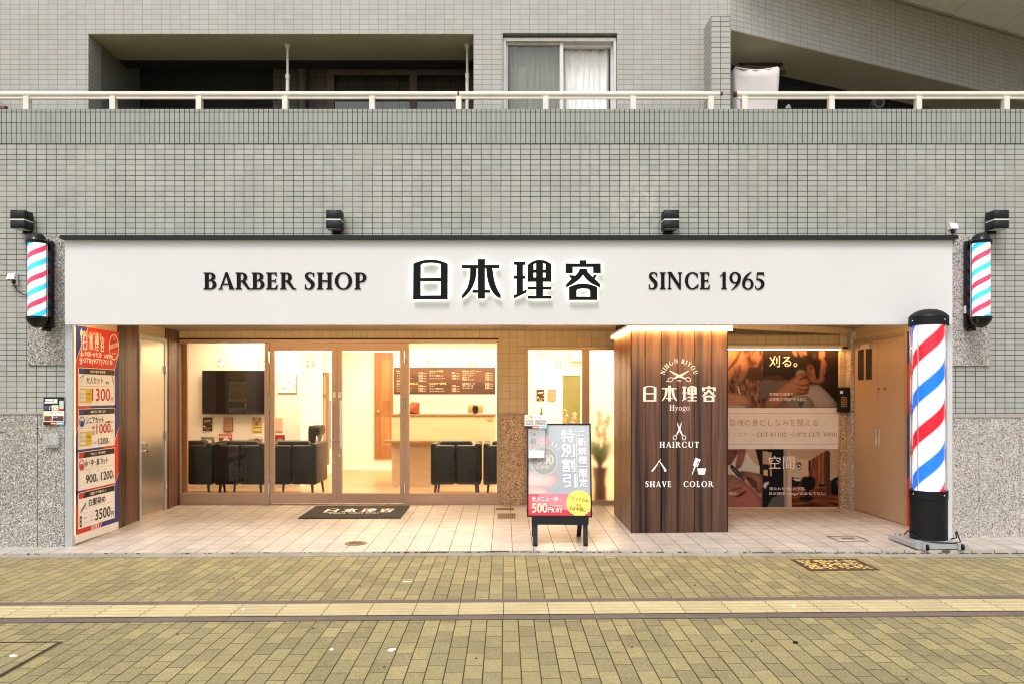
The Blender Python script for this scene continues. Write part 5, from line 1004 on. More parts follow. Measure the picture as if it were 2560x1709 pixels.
# ------------------------------------------------------------------ on the floor and the pavement
r = root('doormat', (PX(890, 9.2), 1.85, .05), 'black doormat with the white shop name in front of the glass doors', 'doormat')
def gpt(x, y, dz=0):            # where the sight line of a photo point meets the entrance floor
    z = .05
    for _ in range(6):
        d = (CH-z)*F/(y-VY); X = PX(x, d); z = zt(X, d-D0)
    return Vector((X, d-D0, z+dz))
a, b, c, e = gpt(792, 1264.5), gpt(1022, 1265.5), gpt(1003, 1295), gpt(745, 1295.5)
my0, my1 = (c.y+e.y)/2, (a.y+b.y)/2; mx0, mx1 = (a.x+e.x)/2, (b.x+c.x)/2
fm = Fr((mx0, my0, zt(mx0, my0)+.002), (1, 0, (zt(mx1, my0)-zt(mx0, my0))/(mx1-mx0)), (0, 1, (zt(mx0, my1)-zt(mx0, my0))/(my1-my0)), (0, 0, 1)); MW, MH = mx1-mx0, my1-my0
q = MB(mat('mat_rubber', (.012, .010, .010), .9, bump=.6, bs=400)); q.poly(fm, [(.012, 0), (MW-.012, 0), (MW, .012), (MW, MH-.012), (MW-.012, MH), (.012, MH), (0, MH-.012), (0, .012)], .010, .010); q.build('mat', r)
M_mw = flat('mat_white', (.86, .82, .76), .9)
q = MB(M_mw); kanji(q, fm, MW*.17, MH*.42, MW*.70, MH*.31, None, .0112); q.build('lettering', r)
q = MB(M_mw); serif(q, 'BARBER  NIHON RIYOU', fm, MW*.50, MH*.305, MH*.085, None, .0112, w=MW*.50, al='c', sp=.3); q.build('lettering', r)
def cover_round(x, y, R, lab):
    p = gpt(x, y); r = root('drain_cover', p, lab, 'drain cover', 'metal covers in the entrance floor'); z = zt(p.x, p.y)
    q = MB(mat('bronze_cover', (.17, .115, .06), .45, .6, bump=.3)); q.lathe((p.x, p.y, z), [(R, .001), (R-.003, .005), (R-.022, .005), (R-.024, .003), (R-.03, .003), (R-.032, .0055), (0, .0055)], 40); q.build('lid', r)
    q = MB(mat('dark_bronze', (.05, .032, .015), .6, .4))
    for k in range(5):
        rr = (R-.04)*(k+1)/5.6; o = [(p.x+rr*math.cos(t)*1., p.y+rr*math.sin(t), z+.0068) for t in [i*2*math.pi/32 for i in range(32)]]; i_ = [(p.x+(rr-.008)*math.cos(t), p.y+(rr-.008)*math.sin(t), z+.0068) for t in [i*2*math.pi/32 for i in range(32)]]
        q.add(o+i_, [(i, (i+1) % 32, 32+(i+1) % 32, 32+i) for i in range(32) if (i+k) % 4], None)
    q.build('relief', r)
cover_round(890, 1357, .108, 'round bronze drain cover in the pale floor below the doormat')
def plate(x0, x1, y0, y1, lab, nm):
    p, q_ = gpt((x0+x1)/2, y1), gpt((x0+x1)/2, y0); X0, X1 = PX(x0, p.y+D0), PX(x1, p.y+D0)
    r = root(nm, p, lab, 'floor plate', 'small metal plates in the entrance floor'); q = MB(mat('brown_plate', (.18, .10, .05), .55, .3))
    pts = [(X0, p.y), (X1, p.y), (X1, q_.y), (X0, q_.y)]; q.add([(a, b, zt(a, b)+dz) for dz in (.006, -.002) for a, b in pts], [(0, 1, 2, 3), (0, 4, 5, 1), (1, 5, 6, 2), (2, 6, 7, 3), (3, 7, 4, 0)]); q.build('plate', r)
    q = MB(M_dark)
    for i in range(9):
        u = X0+(X1-X0)*(i+.7)/9.4; q.add([(a, b, zt(a, b)+.0072) for a, b in ((u, p.y+.02), (u+.008, p.y+.02), (u+.008, q_.y-.02), (u, q_.y-.02))], [(0, 1, 2, 3)])
    q.build('slots', r)
plate(1243.5, 1289, 1283, 1294.5, 'brown slotted floor plate in front of the granite pier', 'floor_plate')
plate(1239, 1285, 1269.5, 1274, 'thin brown metal strip at the foot of the granite pier', 'floor_plate')
# tiled access hatch
r = root('access_hatch', gpt(2120, 1345), 'square tiled access hatch with a dark metal rim near the standing barber pole', 'access hatch'); q = MB(mat('hatch_rim', (.05, .035, .025), .5, .5))
A0, A1, A2, A3 = gpt(2064, 1339.5), gpt(2142, 1338.5), gpt(2174, 1351.5), gpt(2098, 1352.5); hx0, hx1, hy0, hy1 = (A0.x+A3.x)/2, (A1.x+A2.x)/2, (A2.y+A3.y)/2, (A0.y+A1.y)/2
def frect(q, x0, x1, y0, y1, dz, m=None): q.add([(a, b, zt(a, b)+k) for k in (dz, -.003) for a, b in ((x0, y0), (x1, y0), (x1, y1), (x0, y1))], [(0, 1, 2, 3), (0, 4, 5, 1), (1, 5, 6, 2), (2, 6, 7, 3), (3, 7, 4, 0)], m)
t_ = .011
for x0, x1, y0, y1 in ((hx0, hx1, hy0, hy0+t_), (hx0, hx1, hy1-t_, hy1), (hx0, hx0+t_, hy0+t_+.0005, hy1-t_-.0005), (hx1-t_, hx1, hy0+t_+.0005, hy1-t_-.0005)): frect(q, x0, x1, y0, y1, .003)
q.build('rim', r); q = MB(mat('hatch_plate', (.16, .09, .05), .6, .2)); frect(q, (hx0+hx1)/2-.055, (hx0+hx1)/2+.055, (hy0+hy1)/2-.03, (hy0+hy1)/2+.03, .004); q.build('plate', r)
def spt(x, y):
    z = 0
    for _ in range(6):
        d = (CH-z)*F/(y-VY); X = PX(x, d); z = .007*X
    return Vector((X, d-D0, z))
# decorated cover in the pavement (generic leaf design) and the large cover at the lower left
r = root('pavement_cover', spt(2080, 1412), 'rectangular brown pavement cover inlaid with a yellow decorative pattern', 'pavement cover')
a, b, c, e = spt(1977, 1397.5), spt(2142, 1397.5), spt(2199, 1424.5), spt(2022, 1425.5); x0, x1, y0, y1 = (a.x+e.x)/2, (b.x+c.x)/2, (c.y+e.y)/2, (a.y+b.y)/2
fcv = Fr((x0, y0, .007*x0+.001), (1, 0, .007), (0, 1, 0), (0, 0, 1)); CW, CHh = x1-x0, y1-y0
q = MB(mat('rust_brown_iron', (.075, .035, .022), .7, .2, bump=.3)); q.rect(fcv, 0, 0, CW, CHh, .004, .006); q.build('plate', r)
q = MB(tiles('inlay_yellow', (.60, .44, .15), 9, 9, 0, 0, .001, .001, var=.05, speck=.1, rough=.6)); random.seed(21); k = 0
for i in range(4):
    for j in range(3):
        cx, cy = CW*(.16+.225*i+random.uniform(-.02, .02)), CHh*(.22+.28*j); n_ = random.randint(5, 8); ph = random.uniform(0, 6)
        for m_ in range(n_):
            an = ph+2*math.pi*m_/n_; l = CW*random.uniform(.10, .15); wv = .025
            p = [(cx+l*.18*math.cos(an), cy+l*.18*math.sin(an)), (cx+l*.6*math.cos(an+.3), cy+l*.6*math.sin(an+.3)), (cx+l*math.cos(an), cy+l*math.sin(an)), (cx+l*.6*math.cos(an-.3), cy+l*.6*math.sin(an-.3))]
            p = [(max(.05*CW, min(.95*CW, u)), max(.08*CHh, min(.92*CHh, v))) for u, v in p]; q.poly(fcv, blob(p, 3), .0046+.0002*(k % 5), 0); k += 1
q.build('inlay', r)
r = root('pavement_hatch', spt(60, 1650), 'paved inspection cover with a dark metal rim at the lower left corner', 'pavement cover')
c1 = spt(158, 1603); q = MB(mat('dark_rim', (.035, .022, .018), .6, .3))
def srect(q, x0, x1, y0, y1, dz): q.add([(a, b, .007*a+k) for k in (dz, -.003) for a, b in ((x0, y0), (x1, y0), (x1, y1), (x0, y1))], [(0, 1, 2, 3), (0, 4, 5, 1), (1, 5, 6, 2), (2, 6, 7, 3), (3, 7, 4, 0)])
w_ = .7; tt = .022
for x0, x1, y0, y1 in ((c1.x-w_, c1.x, c1.y-.012, c1.y), (c1.x-w_, c1.x, c1.y-w_, c1.y-w_+.012), (c1.x-tt, c1.x, c1.y-w_+.0125, c1.y-.0125), (c1.x-w_, c1.x-w_+tt, c1.y-w_+.0125, c1.y-.0125)): srect(q, x0, x1, y0, y1, .003)
q.build('rim', r)
def litter(x, y, sx, sy, m, lab, nm, cat, seed, zz=.003, gr=None):
    p = spt(x, y); random.seed(seed); q = MB(m); n = 9; pts = []
    for i in range(n):
        a = 2*math.pi*i/n; k = random.uniform(.75, 1.1); pts.append((p.x+sx*k*math.cos(a), p.y+sy*k*math.sin(a)))
    dz = .013 if -2.36 < p.y < -2.0 else zz
    q.add([(a, b, .007*a+dz+random.uniform(0, .006)) for a, b in pts]+[(p.x, p.y, p.z+dz+.010)]+[(a, b, .007*a+dz-.002) for a, b in pts], [(i, (i+1) % n, n) for i in range(n)]+[(i, n+1+i, n+1+(i+1) % n, (i+1) % n) for i in range(n)])
    tag(q.build(nm), lab, cat, gr)
M_paper = mat('scrap_paper', (.80, .79, .77), .8)
litter(979, 1625, .027, .022, M_paper, 'crumpled white paper scrap, the largest one, on the paving below the tactile strip', 'paper_scrap', 'litter', 1)
litter(33, 1640, .022, .014, M_paper, 'white paper scrap lying on the paved cover at the lower left', 'paper_scrap', 'litter', 2)
litter(1984, 1518, .018, .010, M_paper, 'white scrap lying on the yellow tactile strip to the right', 'paper_scrap', 'litter', 3)
litter(609, 1527, .010, .010, M_paper, 'tiny white scrap lying on the yellow tactile strip to the left', 'paper_scrap', 'litter', 4)
litter(829, 1624, .012, .008, M_paper, 'small white speck of litter just left of the largest paper scrap', 'paper_scrap', 'litter', 5)
litter(1988, 1606, .018, .014, M_blackg, 'flattened dark blob of chewing gum on the paving at the right', 'chewing_gum', 'litter', 6)
M_gum = flat('gum_grey', (.10, .085, .06), .8); random.seed(14)
for i in range(16):
    x, y = random.uniform(150, 2450), random.choice((random.uniform(1420, 1490), random.uniform(1560, 1700)))
    litter(x, y, .007, .006, random.choice((M_gum, M_paper, M_gum)) if False else M_gum, 'small dark trodden gum spot on the yellow paving', 'gum_spot', 'litter', 100+i, .0012, 'gum spots on the paving')
p = spt(1019, 1453); q = MB(flat('mint_tape', (.35, .52, .38))); q.box(p.x-.038, p.x+.038, p.y-.012, p.y+.012, p.z-.001, p.z+.003); q.box(p.x-.03, p.x+.028, p.y-.003, p.y+.003, p.z+.0031, p.z+.0036, M_pw); tag(q.build('tape_label'), 'pale green strip of tape stuck on the paving above the tactile strip', 'tape')

# ------------------------------------------------------------------ things on the balconies
def pole(x, d, y0, y1, lab):
    X, Y = PX(x, d), d-D0; r = root('laundry_pole', (X, Y, 4.0), lab, 'laundry pole', 'telescopic poles on the left balcony'); z0, z1 = 3.7, PZ(y0, d)
    q = MB(M_ivory); q.tube([(X, Y, z0), (X, Y, z1-.30)], .018, 12); q.tube([(X, Y, z1-.30), (X, Y, z1)], .013, 12); q.build('tube', r)
    q = MB(M_wplast); q.tube([(X, Y, z1-.315), (X, Y, z1-.27)], .022, 12); q.build('collar', r); q = MB(M_wplast); q.tube([(X, Y, z1-.02), (X, Y, BT-.004)], [.013, .034], 12); q.build('foot', r)
pole(719, 8.05, 122, 272, 'white telescopic pole in the middle of the dark left balcony'); pole(1168, 8.05, 120, 272, 'white telescopic pole at the right end of the dark left balcony')
r = root('laundry_bar', (-1.6, .9, 4.2), 'thin steel laundry bar behind the hand rail of the left balcony', 'laundry bar'); q = MB(M_alu); z = PZ(248, 8.3); q.tube([(PX(690, 8.3), .85, z), (PX(1010, 8.3), .85, z)], .011, 10); q.build('tube', r)
for x in (690, 1010): q = MB(M_blackg); q.ball((PX(x, 8.3), .85, z), .018, seg=10, sc=(1.6, 1, 1)); q.build('end_cap', r)
q = MB(M_dkwall2); 
r = root('downpipe', (PX(757, 8.7), 1.24, 4.5), 'grey drain pipe on the back wall of the left balcony', 'drain pipe'); q = MB(mat('pipe_grey', (.10, .095, .09), .5)); X = PX(757, 8.7); q.tube([(X, 1.24, 3.7), (X, 1.24, 5.4)], .055, 16); q.build('pipe', r); q = MB(mat('pipe_grey2', (.12, .115, .11), .5)); q.tube([(X, 1.24, 5.02), (X, 1.24, 5.10)], .062, 16); q.build('collar', r)
# covered cabinet and brown awning arms on the right balcony
r = root('covered_cabinet', (2.6, .75, 4.2), 'tall cabinet under a pale fabric cover on the right balcony', 'covered cabinet')
d = 8.05; X0_, X1_, zt_ = PX(1838, d), PX(1944, d), PZ(170, d); q = MB(mat('canvas_cover', (.66, .61, .60), .9, var=.04, vs=5, bump=.3)); N = 14; pts = []; random.seed(8)
for j in range(N+1):
    for i in range(N+1):
        u, v = i/N, j/N; sag = .03*math.sin(math.pi*u)*(v**6); wob = .010*math.sin(9*v+3*u)+.006*math.sin(21*u+4*v)
        pts.append((X0_+(X1_-X0_)*u+(.012*math.sin(8*v) if i in (0, N) else 0)*(1 if i else -1), .60+wob, 3.7+(zt_-3.7)*v-sag))
M1 = (N+1)*(N+1); pts += [(a, .60+.45, c_) for a, b, c_ in pts]
fs = [(j*(N+1)+i, j*(N+1)+i+1, (j+1)*(N+1)+i+1, (j+1)*(N+1)+i) for j in range(N) for i in range(N)]
fs += [(N*(N+1)+i, N*(N+1)+i+1, M1+N*(N+1)+i+1, M1+N*(N+1)+i) for i in range(N)]+[(j*(N+1), (j+1)*(N+1), M1+(j+1)*(N+1), M1+j*(N+1)) for j in range(N)]+[(j*(N+1)+N, (j+1)*(N+1)+N, M1+(j+1)*(N+1)+N, M1+j*(N+1)+N) for j in range(N)]
q.add(pts, fs, None, True); q.build('cover', r)
q = MB(mat('piping_white', (.72, .69, .67), .8)); q.tube([(X0_+(X1_-X0_)*i/N, .597, zt_-.03*math.sin(math.pi*i/N)+.004) for i in range(N+1)], .008, 6); q.tube([(X1_+.012*math.sin(8*j/N), .597, 3.7+(zt_-3.7)*j/N) for j in range(N+1)], .006, 6); q.build('piping', r)
r = root('laundry_bracket', (2.7, 1.0, 4.9), 'rusty brown folding bracket under the ceiling of the right balcony', 'bracket'); q = MB(mat('rusty_brown', (.07, .03, .02), .7))
dd = 8.6
for (a, b, c_, e) in ((1852, 158, 1945, 162), (1945, 172, 1963, 142), (1852, 162, 1858, 142), (1945, 186, 1962, 180)): q.tube([px(a, b, dd), px(c_, e, dd)], .022, 8)
q.build('arm', r)
p = px(1971, 272, 7.7); q = MB(mat('thin_plastic', (.62, .66, .72), .5)); random.seed(4); q.add([(p.x+a, p.y+random.uniform(-.01, .01), p.z+b) for a, b in ((-.035, 0), (-.02, .03), (-.01, .02), (.0, .042), (.015, .025), (.028, .01), (.03, 0), (-.0, .006))]+[(p.x, p.y+.03, p.z)], [(0, 1, 7), (1, 2, 7), (2, 3, 7), (3, 4, 7), (4, 5, 7), (5, 6, 7), (1, 3, 8), (3, 5, 8)]); tag(q.build('plastic_scrap'), 'crumpled pale plastic scrap on top of the right parapet', 'litter')
r = root('vent_pipe', px(2198, 255, 9.0), 'round grey vent cowl at the back of the right balcony', 'vent'); c_ = px(2198, 256, 8.75); q = MB(mat('vent_grey', (.10, .09, .08), .5)); q.tube([c_+Vector((0, .12, 0)), c_+Vector((0, .02, 0)), c_], [.06, .075, .055], 18); q.build('cowl', r); q = MB(M_dark); q.tube([c_+Vector((0, -.002, 0)), c_+Vector((0, .01, 0))], .045, 16); q.build('opening', r)
q = MB(mat('pipe_stub', (.20, .15, .13), .6)); c_ = px(8, 268, 7.7); q.tube([c_+Vector((-.3, 0, .05)), c_+Vector((-.02, 0, .01)), c_+Vector((.02, 0, -.02))], .035, 12); tag(q.build('pipe_stub'), 'rounded grey brown pipe end on the ledge at the far left under the hand rail', 'pipe')

# ------------------------------------------------------------------ inside the shop
M_leath = mat('black_leather', (.0045, .004, .0032), .42, .0, .25, var=.15, bump=.15, bs=200)
def chair(X, lab):
    r = root('armchair', (X, 3.3, .075), lab, 'armchair', 'black armchairs standing with their backs to the glass')
    w2 = .335; y0 = 2.93
    for s in (-1, 1):
        q = MB(M_leath); a, b = sorted((X+s*.004, X+s*(w2-.03))); q.rbox(a, b, y0, y0+.13, .25, .775, .035, 3); q.build('back_panel', r)
        q = MB(M_leath); a, b = sorted((X+s*(w2-.085), X+s*w2)); q.rbox(a, b, y0+.01, y0+.70, .245, .80, .03, 3); q.build('arm', r)
    q = MB(M_leath); q.rbox(X-w2+.09, X+w2-.09, y0+.10, y0+.72, .25, .43, .03, 3); q.build('seat', r)
    q = MB(M_leath); q.rbox(X-.22, X+.22, y0+.10, y0+.24, .45, .83, .045, 3); q.build('back_cushion', r)
    for sx, yy, ex, ey in ((-1, y0+.07, -.02, -.03), (1, y0+.07, .02, -.03), (-1, y0+.62, -.02, .02), (1, y0+.62, .02, .02)):
        q = MB(M_blackg); q.tube([(X+sx*.265+ex, yy+ey, .076), (X+sx*.265, yy, .26)], [.013, .020], 10); q.build('leg', r)
dc = 10.38
for x, t in ((466, 'black leather armchair at the left end of the row below the screen'), (597.5, 'black leather armchair second from the left in the row below the screen'), (727, 'black leather armchair seen through the left glass door, below the framed drawing'),
             (1139, 'black leather armchair behind the fixed pane to the right of the glass doors'), (1271, 'black leather armchair half hidden by the granite pier')): chair(PX(x, dc), t)
# television and pictures on the back wall
YW1 = 4.15; dw = YW1+D0
r = root('television', (PX(590, dw), YW1, 1.5), 'large black wall mounted television above the row of armchairs', 'television')
q = MB(mat('tv_bezel', (.010, .010, .010), .3)); q.rbox(PX(505, 11.5), PX(672, 11.5), 4.05, 4.095, PZ(1034, 11.5), PZ(925, 11.5), .006, 2); q.build('body', r)
q = MB(mat('tv_screen', (.006, .005, .005), .08)); q.box(PX(506, 11.5), PX(671, 11.5), 4.047, 4.0498, PZ(1032, 11.5), PZ(926, 11.5)); q.build('screen', r); q = MB(M_black); q.box(PX(560, 11.5), PX(620, 11.5), 4.0955, 4.1495, PZ(1010, 11.5), PZ(950, 11.5)); q.build('wall_mount', r)
def pic(x0, x1, y0, y1, d, name, lab, bg_, fr_, art, grp=None, th=.014, fw=1.2, cat='picture'):
    Y = d-D0; r = root(name, px((x0+x1)/2, (y0+y1)/2, d), lab, cat, grp); f = frpx(d); f.O.y = Y-th
    if fr_:
        q = MB(fr_); 
        for a in ((x0, x1, y0, y0+fw), (x0, x1, y1-fw, y1), (x0, x0+fw, y0+fw, y1-fw), (x1-fw, x1, y0+fw, y1-fw)): q.rect(f, a[0], a[2], a[1], a[3], .004, th+.003)
        q.build('frame', r)
    q = MB(bg_); q.rect(f, x0+(fw*.9 if fr_ else 0), y0+(fw*.9 if fr_ else 0), x1-(fw*.9 if fr_ else 0), y1-(fw*.9 if fr_ else 0), 0, th-.001); art(q, f, x0, x1, y0, y1); q.build('print', r)
def blk_art(q, f, x0, x1, y0, y1):
    w_, h_ = x1-x0, y1-y0; gl_ = flat('print_gilt', (.55, .36, .16))
    q.poly(f, blob([(x0+w_*.12, y0+h_*.3), (x0+w_*.35, y0+h_*.2), (x0+w_*.85, y0+h_*.18), (x0+w_*.85, y0+h_*.28), (x0+w_*.4, y0+h_*.35)]), .0006, 0, gl_); q.poly(f, [(x0+w_*.72, y0+h_*.38), (x0+w_*.97, y0+h_*.5), (x0+w_*.97, y0+h_*.56)], .0006, 0, M_pw); q.poly(f, blob([(x0+w_*.05, y0+h_*.66), (x0+w_*.2, y0+h_*.6), (x0+w_*.3, y0+h_*.66), (x0+w_*.15, y0+h_*.7)]), .0008, 0, M_pw)
    for i in range(4): q.poly(f, blob([(x0+w_*(.14+.22*i), y0+h_*.74), (x0+w_*(.22+.22*i), y0+h_*.74), (x0+w_*(.22+.22*i), y0+h_*.82), (x0+w_*(.14+.22*i), y0+h_*.82)]), .001, 0, gl_)
    q.rect(f, x0+w_*.32, y0+h_*.9, x0+w_*.7, y0+h_*.94, .001, 0, gl_)
def kraft_art(q, f, x0, x1, y0, y1):
    w_, h_ = x1-x0, y1-y0; m = flat('print_sepia', (.30, .13, .07)); q.poly(f, [(x0+w_*.5, y0+h_*.22), (x0+w_*.56, y0+h_*.40), (x0+w_*.44, y0+h_*.40)], .0006, 0, m); q.rect(f, x0+w_*.33, y0+h_*.43, x0+w_*.67, y0+h_*.46, .0008, 0, m); q.rect(f, x0+w_*.25, y0+h_*.62, x0+w_*.75, y0+h_*.64, .0008, 0, m); q.rect(f, x0+w_*.3, y0+h_*.72, x0+w_*.7, y0+h_*.74, .0008, 0, m)
def yel_art(q, f, x0, x1, y0, y1):
    w_, h_ = x1-x0, y1-y0
    for s in (0, 1):
        g_ = lambda a, b: (x0+w_*(a if not s else 1-a), y0+h_*b); q.poly(f, blob([g_(.02, .12), g_(.28, .2), g_(.30, .5), g_(.12, .62), g_(.04, .4)]), .0006, 0, flat('print_salmon', (.70, .30, .18))); q.poly(f, ribbon([g_(.03, .06), g_(.2, .08), g_(.30, .2), g_(.33, .34)], [w_*.05, w_*.08, w_*.07, w_*.02]), .001, 0, M_pk)
    q.poly(f, [(x0+w_*.38, y0+h_*.3), (x0+w_*.62, y0+h_*.3), (x0+w_*.7, y0+h_*.58), (x0+w_*.3, y0+h_*.58)], .0008, 0, flat('print_olive', (.16, .20, .10))); q.rect(f, x0, y0+h_*.6, x1, y0+h_*.7, .0012, 0, M_yel); q.rect(f, x0, y0+h_*.78, x1, y1, .0012, 0, M_yel); q.rect(f, x0+w_*.05, y0+h_*.71, x0+w_*.95, y0+h_*.76, .0014, 0, flat('print_teal', (.05, .18, .28)))
def pink_art(q, f, x0, x1, y0, y1):
    w_, h_ = x1-x0, y1-y0; m = flat('print_rust', (.55, .25, .15)); q.poly(f, ribbon([(x0+w_*.3, y0+h_*.15), (x0+w_*.25, y0+h_*.35), (x0+w_*.5, y0+h_*.5), (x0+w_*.75, y0+h_*.35), (x0+w_*.68, y0+h_*.15)], [w_*.03]*5), .0006, 0, m); q.rect(f, x0+w_*.12, y0+h_*.84, x0+w_*.2, y0+h_*.88, .0006, 0, m)
    for i in range(4): q.rect(f, x0+w_*(.3+.13*i), y0+h_*.83, x0+w_*(.38+.13*i), y0+h_*.86, .0006, 0, m)
dk = flat('print_dark', (.035, .022, .014)); kf = flat('print_kraft', (.42, .24, .14)); br_fr = wood('red_brown_frame', (.16, .05, .025), (.20, .07, .035), (3, 3, 3), .4)
gp = 'small pictures in the row under the television'
pic(508, 531, 1042, 1076, dw, 'poster_print', 'small dark poster with gold lettering, leftmost under the television', dk, None, blk_art, gp); pic(560, 583, 1042, 1077, dw, 'framed_picture', 'small red brown framed picture under the middle of the television', kf, br_fr, kraft_art, gp)
pic(631, 655, 1041.5, 1077, dw, 'poster_print', 'small yellow poster with two facing figures under the right end of the television', flat('print_sand', (.55, .42, .25)), None, yel_art, gp); pic(684, 707, 1043, 1077, dw, 'poster_print', 'small pale pink poster just right of the left door frame', flat('print_blush', (.66, .44, .32)), None, pink_art, gp)
def brush_art(q, f, x0, x1, y0, y1):
    w_, h_ = x1-x0, y1-y0
    for pts, ws in (([(.15, .25), (.3, .15), (.4, .28), (.25, .4)], [.01, .03, .02, .01]), ([(.3, .45), (.22, .6), (.3, .75), (.42, .68), (.40, .5)], [.02, .03, .05, .03, .01]), ([(.5, .45), (.6, .35), (.72, .42)], [.01, .05, .02]), ([(.78, .5), (.92, .6), (.9, .82), (.82, .78)], [.02, .03, .03, .01]), ([(.55, .85), (.62, .76), (.70, .86)], [.02, .03, .02]), ([(.52, .6), (.6, .55), (.66, .62)], [.01, .02, .01])):
        q.poly(f, ribbon([(x0+w_*a, y0+h_*b) for a, b in pts], [w_*c for c in ws]), .0006, 0, M_pk)
pic(695.5, 742.5, 937.5, 982, dw, 'framed_drawing', 'framed white ink drawing with brush strokes seen through the left door', M_pw, M_ow, brush_art)
db2 = 6.75+D0; 
pic(1341, 1361, 973, 1001.5, db2, 'poster_print', 'small dark poster with gold lettering seen through the right window', dk, None, blk_art); pic(1369, 1389, 973, 1001.5, db2, 'framed_picture', 'small red brown framed picture seen through the right window', kf, br_fr, kraft_art)
# rack of magazines
r = root('magazine_shelf', (PX(600, 11.4), 3.95, .9), 'thin glass shelf under the pictures carrying the magazines', 'shelf'); q = MB(glass('shelf_glass', (.7, .72, .6), 0, 2.)); q.box(PX(480, 11.4), PX(730, 11.4), 3.88, 4.145, .715, .727); q.build('board', r); q = MB(M_chrome)
for x in (490, 610, 726): q.tube([(PX(x, 11.4), 3.89, .70), (PX(x, 11.4), 4.14, .70)], .008, 8)
q.build('bracket', r)
def mag(x0, x1, y0, lab, cols, word, wc):
    d = 11.37; r = root('magazine', px((x0+x1)/2, y0, d), lab, 'magazine', 'magazines on the glass shelf'); f = frpx(d); z0 = .7275; yb = VY+(CH-z0)*F/d; f.V = f.V+Vector((0, -.0012, 0))*0; q = MB(); q.rect(f, x0, y0, x1, yb, 0, .006, cols[0]); h_ = yb-y0
    q.rect(f, x0, y0+h_*.42, x1, yb, .0006, 0, cols[1]); q.poly(f, blob([(x0+(x1-x0)*.25, yb), (x0+(x1-x0)*.35, y0+h_*.5), (x0+(x1-x0)*.55, y0+h_*.35), (x0+(x1-x0)*.8, y0+h_*.55), (x0+(x1-x0)*.8, yb)]), .0012, 0, cols[2]); q.build('cover', r)
    q = MB(wc); txt(q, word, f, x0+2, y0+h_*.36, h_*.28, (x1-x0)-4, wc, .0018, .03); q.build('lettering', r)
mg = flat('mag_green', (.06, .30, .18)); mb_ = flat('mag_brown', (.22, .10, .05)); mt_ = flat('mag_tan', (.55, .36, .22)); 
mag(502, 536, 1090, 'magazine with a green title, leftmost on the glass shelf', (mt_, mb_, M_cream), 'Men', mg); mag(547, 580, 1084, 'bright red magazine below the red brown framed picture', (M_red, mb_, M_pw), 'smart', M_pw); mag(622, 658, 1086, 'white magazine titled LEON below the yellow poster', (M_pw, mt_, mb_), 'LEON', M_cream); mag(684, 712, 1086, 'dark red magazine at the right end of the glass shelf', (flat('mag_crimson', (.36, .03, .03)), mb_, mt_), 'MEN', M_pr)
# pendants
def pendant(x, y, d, lab):
    p = px(x, y, d); r = root('pendant_lamp', p, lab, 'pendant lamp', 'clear glass pendant lamps in the shop')
    q = MB(M_chrome); q.tube([p+Vector((0, 0, .06)), (p.x, p.y, 2.449)], .003, 6); q.tube([p+Vector((0, 0, .03)), p+Vector((0, 0, .06))], .018, 10); q.build('cord', r)
    q = MB(glass('pendant_glass', (.9, .88, .8), .02, 1.5)); s = .045; t = .006
    q.box(p.x-s, p.x+s, p.y-s, p.y-s+t, p.z-.05, p.z+.045); q.box(p.x-s, p.x+s, p.y+s-t, p.y+s, p.z-.05, p.z+.045); q.box(p.x-s, p.x-s+t, p.y-s+t+.001, p.y+s-t-.001, p.z-.05, p.z+.045); q.box(p.x+s-t, p.x+s, p.y-s+t+.001, p.y+s-t-.001, p.z-.05, p.z+.045); q.build('shade', r)
    q = MB(M_bulb); q.ball(p, .026, seg=12, sc=(1, 1, 1.25)); q.build('bulb', r)
for x, y, d, t in ((554, 908, 11.0, 'glass pendant lamp above the left part of the television'), (654, 908, 11.0, 'glass pendant lamp beside the left door frame above the television'), (776, 907, 11.4, 'glass pendant lamp seen through the left door above the wooden doorway trim'), (1077, 908, 11.4, 'glass pendant lamp over the left half of the menu board'), (1183, 908, 11.4, 'glass pendant lamp over the right half of the menu board'), (1395, 911, 12.2, 'glass pendant lamp seen through the right window')): pendant(x, y, d, t)
# counter and menu board
M_bw = wood('menu_board_wood', (.075, .028, .010), (.12, .05, .018), (2, 2, 16), .45, (.04, .016, .006), .5)
dm = 13.6; r = root('menu_board', px(1110, 950, dm), 'long brown wooden menu board with white prices above the counter', 'menu board'); Y = dm-D0; f = frpx(dm); f.O.y = Y-.02
q = MB(M_bw); q.rect(f, 985, 918, 1238, 985, 0, .02); q.build('board', r); mcream = flat('menu_cream', (.52, .44, .32)); q = MB(mcream)
def mt(s, x, y, w_, h, m=mcream): txt(q, s, f, x, y, h, w_, m, .001, .015)
mgold = flat('menu_gold', (.70, .52, .12))
for s, x, y, w_ in (('Men 一般', 992, 929, 34), ('Senior 60歳以上', 992, 960, 54), ('Student 小学生', 1074, 929, 34), ('Student 中・高校生', 1074, 960, 42), ('Other メニュー', 1156, 929, 46)): mt(s, x, y, w_, 4.6, mgold)
rows = ((992, 1047, ('カット', 'カット+シャンプー', 'カット+シャンプー', '白髪染め'), ('1300', '1800', '2000', '3500'), (934, 940.3, 946.6, 953)), (992, 1047, ('カット', 'カット+シャンプー', 'カット+シャンプー'), ('1200', '1500', '1700'), (966, 972.3, 978.6)),
        (1074, 1130, ('カット', 'カット+眉カット', 'カット+シャンプー'), ('900', '1200', '1500'), (934, 940.3, 947)), (1074, 1130, ('カット', 'カット+眉カット', 'カット+シャンプー'), ('1200', '1600', '1800'), (966, 972.3, 978.6)),
        (1156, 1213, ('ノーズワックス', 'グロージェル', '眉カット', '炭酸シャンプー'), ('+400', '+700', '+750', '+700'), (934, 939.3, 944.8, 950)), (1156, 1213, ('白髪染めコース', 'カラーコース', 'パーマコース'), ('3500', '5100', '6500'), (960, 965.3, 971)))
